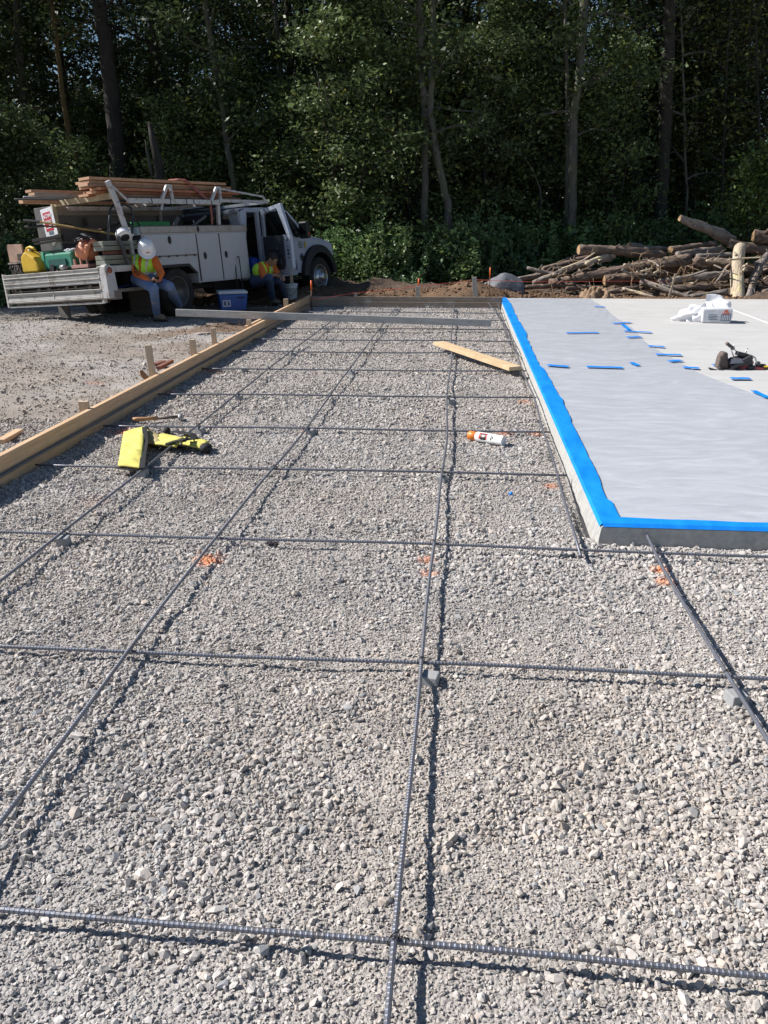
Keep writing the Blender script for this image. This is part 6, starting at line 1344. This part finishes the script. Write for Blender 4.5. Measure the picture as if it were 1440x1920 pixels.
LG = [((-60, 520), (260, 500), 30, 34, 2, 'dark log lying at the lower left foot of the pile', (17.4, 17.6), 0),
      ((380, 560), (640, 520), 26, 30, 0, 'brown stick-like log on the soil right of the orange sawn end', (16.9, 17.2), 0),
      ((960, 575), (1190, 545), 24, 30, 1, 'low grey log in front, ending at the upright one', (16.8, 17.1), 0),
      ((620, 405), (900, 380), 40, 44, 1, 'grey log crossing behind the longest brown one', (18.9, 19.0), 0),
      ((-40, 400), (230, 455), 22, 28, 1, 'bent grey log on the left slope of the pile', (18.3, 18.2), 0),
      ((280, 290), (800, 330), 56, 52, 0, 'thick brown log with its sawn end at upper left of the pile', (18.6, 19.2), 1),
      ((100, 495), (960, 345), 50, 62, 0, 'longest brown log running up across the middle of the pile', (17.6, 18.6), 0),
      ((0, 492), (470, 335), 34, 46, 1, 'grey log reaching down to the left tip of the pile', (17.8, 18.8), 0),
      ((440, 478), (810, 452), 58, 62, 2, 'dark log with a bright orange sawn end low in the middle', (17.7, 18.0), 1),
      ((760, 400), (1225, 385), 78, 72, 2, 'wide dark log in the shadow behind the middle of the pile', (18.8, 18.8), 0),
      ((905, 95), (1215, 235), 36, 74, 1, 'highest log pointing up to the left out of the pile', (19.0, 19.6), 1),
      ((1352, 205), (1520, 225), 72, 76, 2, 'big dark log at the right picture edge', (18.8, 18.8), 1),
      ((1205, 250), (1520, 310), 52, 64, 0, 'brown log passing behind the top of the upright log', (18.9, 18.9), 0),
      ((1236, 660), (1272, 268), 84, 66, 3, 'upright pale log leaning on the pile with bare yellow wood', (16.9, 17.9), 0),
      ((1318, 585), (1425, 325), 44, 50, 1, 'slanting grey log right of the upright one', (17.0, 18.3), 0),
      ((770, 492), (1215, 448), 40, 52, 1, 'grey log low on the right half of the pile', (17.3, 18.1), 0),
      ((840, 530), (1215, 512), 44, 46, 2, 'dark log lying on the soil under the low grey one', (17.2, 17.6), 0),
      ((655, 478), (965, 588), 32, 34, 1, 'short greyish log sloping down to the soil at the middle', (17.2, 16.8), 1),
      ((545, 528), (745, 582), 18, 18, 3, 'thin pale split piece lying on the soil', (17.0, 16.8), 0),
      ((585, 262), (720, 285), 40, 34, 1, 'short log with orange end on top of the pile', (19.6, 20.0), 1),
      ((680, 288), (850, 285), 34, 34, 1, 'short grey log on top next to the orange ended one', (19.3, 19.7), 1),
      ((835, 290), (1120, 255), 44, 36, 0, 'reddish log with its sawn end on top of the pile', (19.2, 19.9), 1),
      ((880, 322), (1150, 285), 40, 34, 1, 'bleached log under the reddish top log', (18.9, 19.6), 0),
      ((1000, 328), (1230, 322), 30, 30, 1, 'thin bleached log to the left of the upright log top', (18.6, 18.8), 0),
      ((60, 408), (370, 330), 34, 44, 0, 'brown log lying under the sawn upper left log', (18.7, 19.3), 0),
      ((0, 445), (290, 318), 22, 26, 2, 'thin dark log along the upper left slope of the pile', (19.0, 19.8), 0),
      ((990, 352), (1222, 378), 44, 50, 0, 'brown log meeting the upright one at half height', (18.2, 18.3), 0),
      ((200, 530), (380, 525), 24, 28, 2, 'dark piece half buried in the soil at the left foot', (17.4, 17.5), 0),
      ((1335, 585), (1500, 505), 18, 26, 1, 'pale root reaching to the right picture edge', (17.0, 17.4), 0),
      ((1340, 380), (1500, 290), 16, 28, 1, 'thin curved root crossing the slanting log', (17.9, 18.4), 0),
      ((320, 375), (490, 325), 30, 34, 3, 'peeled pale log leaning across the left part', (18.3, 18.9), 0),
      ((-90, 470), (120, 430), 26, 30, 1, 'grey log tip farthest to the left behind the boulder', (18.4, 18.9), 0),
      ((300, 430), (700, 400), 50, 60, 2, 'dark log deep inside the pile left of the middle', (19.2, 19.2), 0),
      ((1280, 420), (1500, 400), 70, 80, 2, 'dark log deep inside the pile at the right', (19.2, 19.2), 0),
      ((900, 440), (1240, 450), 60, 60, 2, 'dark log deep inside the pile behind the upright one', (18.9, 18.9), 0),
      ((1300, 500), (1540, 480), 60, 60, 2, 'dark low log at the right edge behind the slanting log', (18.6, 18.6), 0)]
for a, c, t0, t1, m_, l, yy_, ct in LG: log(a, c, t0, t1, m_, l, yy_, bool(ct), bend=random.uniform(-.05, .08))
for q in range(34):
    x, y = random.uniform(60, 1420), random.uniform(300, 545)
    if y < 330+max(0, 350-x)*.4: y += 90
    a_ = random.gauss(0, .35); L_ = random.uniform(90, 240); w0 = random.uniform(9, 20)
    log((x, y), (x+L_*math.cos(a_), y+L_*math.sin(a_)), w0, w0*.55, random.choice((0, 1, 1, 2, 3)), 'thin broken branch lying among the thicker logs', (random.uniform(17.0, 18.1), random.uniform(17.0, 18.4)), False, bend=random.uniform(-.15, .15))
    o = bpy.context.scene.collection.objects[-1]
for o in [o for o in COL.objects if o.get('label') == 'thin broken branch lying among the thicker logs']: o['category'] = 'branch'; o['group'] = 'broken branches among the logs'; o.name = 'broken_branch'
RT = mat('root_brown', (.26, .17, .10), .9, var=.4, scale=12)
b = MB()
for (x0, y0, x1, y1, n_) in ((560, 300, 720, 480, 26), (700, 340, 860, 500, 20), (1200, 400, 1290, 500, 14), (100, 350, 380, 500, 18), (900, 330, 1010, 440, 12), (1340, 300, 1440, 560, 16), (860, 440, 980, 540, 14), (1000, 440, 1200, 560, 16)):
    for q in range(n_):
        x, y = random.uniform(x0, x1), random.uniform(y0, y1); p = aty(*L4(x, y), random.uniform(17.3, 18.2)); pts = [p]
        d = Vector((random.uniform(-1, 1), random.uniform(-.4, .2), random.uniform(-.9, .4))).normalized()
        for k in range(5): d = (d+Vector((random.gauss(0, .35), random.gauss(0, .2), random.gauss(-.1, .3)))).normalized(); pts.append(pts[-1]+d*random.uniform(.04, .11))
        b.tube(pts, [.012, .010, .008, .006, .004, .002], 4)
b.build('root_tangle', RT, label='tangle of thin roots and torn bark hanging over the logs', cat='roots', kind='stuff')
# soil heaped round the logs
SOIL = mat('loose_soil', (.13, .085, .055), .95, col2=(.06, .04, .028), scale=7, bump=.03, bscale=14)
def moundf(x0, x1, y0, y1, h_, seed):
    def f(u, v):
        x = x0+(x1-x0)*u; y = y0+(y1-y0)*v; e = (math.sin(math.pi*u)*math.sin(math.pi*v))**.7
        a = np.array([x]); c = np.array([y]); return (x, y, -.1+e*(h_+.10)*(.35+1.3*float(fbm(N2, a*1.7+seed, c*1.7)[0]))+.10*float(fbm(N3, a*9, c*9)[0]-.4)*e)
    return f
b = MB(); b.sheet(moundf(1.0, 9.5, 16.3, 20.5, .20, 3), 150, 70); b.build('soil_mound', SOIL, smooth=True, kind='structure', recenter=False, label='dark soil heaped under the log pile')
b = MB(); b.sheet(moundf(-9, 1.4, 17.0, 19.8, .30, 8), 130, 40); b.build('soil_mound', SOIL, smooth=True, kind='structure', recenter=False, label='low soil berm in front of the shrubs')
b = MB(); pc = L4(390, 545); p = aty(*pc, 16.75); 
def ash(u, v): a_ = u*2*math.pi; r_ = .42*v; return (p.x+r_*math.cos(a_), p.y+r_*math.sin(a_)*.8, .02+.24*(1-v)**1.3+.10*math.sin(a_*5+v*9)*v*(1-v)*3+.05*math.sin(a_*11-v*15)*v*(1-v)*3)
b.sheet(ash, 40, 14); b.build('sawdust_heap', mat('sawdust', (.30, .20, .125), .95, var=.3, scale=14, bump=.02, bscale=20), smooth=True, label='small pale brown heap of roots and sawdust by the orange sawn end', cat='heap')
# boulder
b = MB(); ic = []
o_ = aty(948, 528, 17.4); bmx = bmesh.new(); bmesh.ops.create_icosphere(bmx, subdivisions=4, radius=1)
for v in bmx.verts:
    n_ = v.co.normalized(); k = 1+.10*math.sin(n_.x*3+1)+.08*math.sin(n_.y*5+n_.z*4)+.05*math.sin(n_.z*9+n_.x*7); q = Vector((n_.x*.47, n_.y*.34, n_.z*.25))*k
    for pl, dd in ((Vector((.5, -.4, .75)), .23), (Vector((-.6, -.3, .7)), .27), (Vector((.1, -.9, .2)), .27), (Vector((.8, 0, .3)), .36)):
        pl = pl.normalized(); e = q.dot(pl)-dd
        if e > 0: q -= pl*e*.85
    v.co = q+Vector((random.uniform(-1, 1), random.uniform(-1, 1), random.uniform(-1, 1)))*.004
bmx.verts.ensure_lookup_table(); b.add([v.co+Vector((o_.x, 17.4, .20)) for v in bmx.verts], [tuple(v.index for v in f.verts) for f in bmx.faces]); bmx.free()
b.build('boulder', mat('boulder_grey', (.17, .18, .20), .85, col2=(.11, .11, .12), scale=4, bump=.01, bscale=12), smooth=True, label='grey boulder at the left end of the log pile', cat='boulder')

# ================================================================ THINGS ON THE SLAB
z1 = SZ
def ats(u, v, h_=0): return at(u, v, z1+h_)
# cement bag
a_, c_ = ats(1322, 606), ats(1369, 607); du_ = (c_-a_); du_.z = 0; wd = du_.length; du_.normalize(); dv_ = Vector((-du_.y, du_.x, 0)); U3 = Vector((0, 0, 1)); MF = Matrix((du_, dv_, U3)).transposed()
PB = mat('bag_paper', (.60, .61, .64), .7, var=.12, scale=8, bump=.004, bscale=14)
t = thing('cement_bag', (a_+c_)/2+dv_*.1, 'printed paper cement bag standing against the white plastic on the slab', 'bag')
b = MB(); b.prism([(-.05, .004), (wd, .004), (wd+.02, .10), (wd+.012, .205), (wd-.05, .215), (-.05, .20)], a_, du_, U3, dv_*.26); b.build('sack', PB, t, bevel=.02)
BP = mat('bag_blue_print', (.12, .16, .26), .6); RP = mat('bag_red_print', (.62, .16, .12), .6)
def pr(x0, x1, z0, z1_, m_, nm='print', dy=-.003): bb = MB(); bb.box(a_+du_*((x0+x1)/2)+dv_*dy+U3*((z0+z1_)/2), (x1-x0, .004, z1_-z0), MF); return bb.build(nm, m_, t)
pr(.20, .33, .035, .125, BP); 
for k in range(5): pr(.212+.024*k, .224+.024*k, .045, .115, PB, 'print', -.0055)
pr(.21, .31, .128, .142, RP)
bb = MB(); bb.prism([(.23, .15), (.30, .15), (.28, .19), (.245, .19)], a_-dv_*.002, du_, U3, dv_*-.003); bb.build('print', RP, t)
for k in range(4): pr(.03, .16-.02*(k % 2), .05+.022*k, .056+.022*k, BP, 'lettering')
bb = MB(); bb.box(a_+du_*(wd+.022)+dv_*.12+U3*.09, (.004, .08, .09), MF @ Matrix.Rotation(R(6), 3, 'Y')); bb.build('print', RP, t)
# white plastic heap
WP = mat('white_plastic', (.86, .86, .88), .35, var=.04, bump=.006, bscale=18, trans=.25)
hx0 = ats(1273, 603); b = MB()
def heap(u, v):
    a = u*2*math.pi; f = 1-v; rx = .33*math.sin(math.pi/2*v)**.8; ry = .22*math.sin(math.pi/2*v)**.8
    n_ = 1+.16*math.sin(a*3+1+v*4)+.10*math.sin(a*7+v*11)+.07*math.sin(a*13-v*17)
    z = .25*math.cos(math.pi/2*v)**.7*(1+.22*math.sin(a*2+3*v+1)+.14*math.sin(a*5+v*9)+.08*math.sin(a*11+v*5)) if v < 1 else 0
    return (hx0.x+.37+1.1*rx*n_*math.cos(a), hx0.y+.12+ry*n_*math.sin(a), z1+.004+max(0, z)*(1-.35*math.cos(a)*-1 if math.cos(a) < 0 else 1+.05*math.cos(a)))
b.sheet(heap, 90, 26); b.build('plastic_heap', WP, smooth=True, label='crumpled heap of bright white plastic sheeting on the slab', cat='plastic sheet')
# tool belt
LE = mat('leather', (.14, .105, .09), .75, var=.25, scale=14, bump=.002, bscale=40); DL = mat('dark_leather', (.045, .042, .05), .6, var=.3, scale=14); MT = mat('tool_metal', (.55, .55, .56), .3, metal=.8)
o3 = ats(1370, 692); rv = CR.copy(); rv.z = 0; rv.normalize(); fv = Vector((-rv.y, rv.x, 0)); k8 = depth(o3)/FPX
def tb3(u, v, f_=0):   # offset in photo pixels from the reference point, as metres on the slab
    return o3+rv*(u-1370)*k8+U3*((692-v)*k8)+fv*f_
t = thing('tool_belt', o3, 'brown leather tool belt with pouches and tools heaped on the slab', 'tool belt')
b = MB(); b.prism([(-.10, .01), (.02, .0), (.0, .11), (-.01, .165), (-.06, .17), (-.085, .12)], tb3(1362, 692, -.02), rv, U3, fv*.10); b.build('pouch', LE, t, bevel=.015)
b = MB(); b.lathe([(.001, 0), (.022, 0), (.024, .02), (.02, .06), (.001, .062)], 14, Matrix.Translation(tb3(1349, 667, -.01)) @ Matrix.Rotation(R(70), 4, 'X')); b.tube([tb3(1350, 675), tb3(1350, 686), tb3(1345, 692, -.03)], [.018, .016, .014], 8); b.build('small_pouch', LE, t, smooth=True)
b = MB(); b.beam(tb3(1344, 688, -.04), tb3(1352, 694, -.05), .06, .03); b.beam(tb3(1326, 689, -.03), tb3(1342, 693, -.05), .05, .012); b.build('pouch_flap', DL, t, bevel=.005)
b = MB(); b.beam(tb3(1366, 688, -.05), tb3(1404, 668, -.03), .05, .05); b.beam(tb3(1376, 662, 0), tb3(1400, 668, 0), .06, .04); b.ball(tb3(1385, 681, .02), (.13, .08, .07), 12, None); b.beam(tb3(1352, 694, -.04), tb3(1385, 690, -.06), .05, .02); b.build('belt', DL, t, bevel=.01)
b = MB(); b.prism([(-.04, 0), (.09, .01), (.06, .05), (-.03, .04)], tb3(1370, 680, -.07), rv, U3, fv*.02); b.build('tool_steel', mat('dull_steel', (.22, .24, .29), .4, metal=.6), t)
b = MB(); b.beam(tb3(1357, 644, .02), tb3(1372, 655, .02), .03, .045, up=(0, 1, 0)); b.build('hammer_grip', LE, t, bevel=.006)
b = MB()
for p_, q_ in (((1363, 650), (1372, 668)), ((1370, 646), (1371, 656)), ((1371, 655), (1378, 660)), ((1397, 653), (1393, 666)), ((1394, 657), (1394, 666))): b.tube([tb3(*p_), tb3(*q_)], .005, 6)
b.tube([tb3(1398, 668), tb3(1405, 667), tb3(1413, 671), tb3(1417, 680), tb3(1414, 686), tb3(1405, 690), tb3(1386, 693, -.05)], .007, 8)
b.build('wire_tools', MT, t, smooth=True)
b = MB(); b.ball(tb3(1384, 690, -.05), (.028, .02, .028), 10); b.tube([tb3(1386, 690, -.05), tb3(1398, 683, -.03)], .018, 8); b.build('red_grip', mat('grip_red', (.28, .03, .03), .5), t, smooth=True)
b = MB(); b.tube([tb3(1396, 676), tb3(1404, 674), tb3(1406, 678), tb3(1400, 684)], .008, 8); b.ball(tb3(1403, 688, -.02), (.05, .04, .03), 10); b.build('strap_loop', DL, t, smooth=True)
b = MB(); b.ball(tb3(1409, 681, .02), (.022, .022, .028), 10); b.build('brass_tip', mat('brass', (.45, .33, .25), .4), t, smooth=True)
b = MB(); b.ball(tb3(1421, 683, .02), (.028, .028, .028), 12); b.build('tape_measure', mat('round_grey', (.16, .16, .16), .4), smooth=True, label='round dark grey tape measure between the belt and the red tool', cat='tape measure')
t = thing('power_tool', tb3(1425, 695), 'red and yellow tool with black body lying at the right picture edge', 'tool')
b = MB(); b.beam(tb3(1413, 692, -.02), tb3(1428, 694, -.03), .07, .06); b.build('red_end', mat('tool_red', (.62, .12, .10), .45), t, bevel=.008)
b = MB(); b.beam(tb3(1427, 695, -.03), tb3(1452, 694, -.02), .065, .055); b.beam(tb3(1424, 688, .06), tb3(1440, 688, .08), .05, .03); b.build('housing', BLK, t, bevel=.008)
b = MB(); b.beam(tb3(1431, 689, -.01), tb3(1455, 686, .0), .05, .02); b.build('yellow_stripe', mat('tool_yellow', (.75, .55, .05), .4), t, bevel=.004)
b = MB(); b.lathe([(.001, 0), (.062, 0), (.062, .006), (.001, .006)], 28, Matrix.Translation(tb3(1408, 703, -.05)+Vector((0, 0, .004)))); b.build('grinding_disc', mat('disc_red', (.25, .13, .11), .6), label='flat reddish round disc lying on the slab by the red tool', cat='disc')
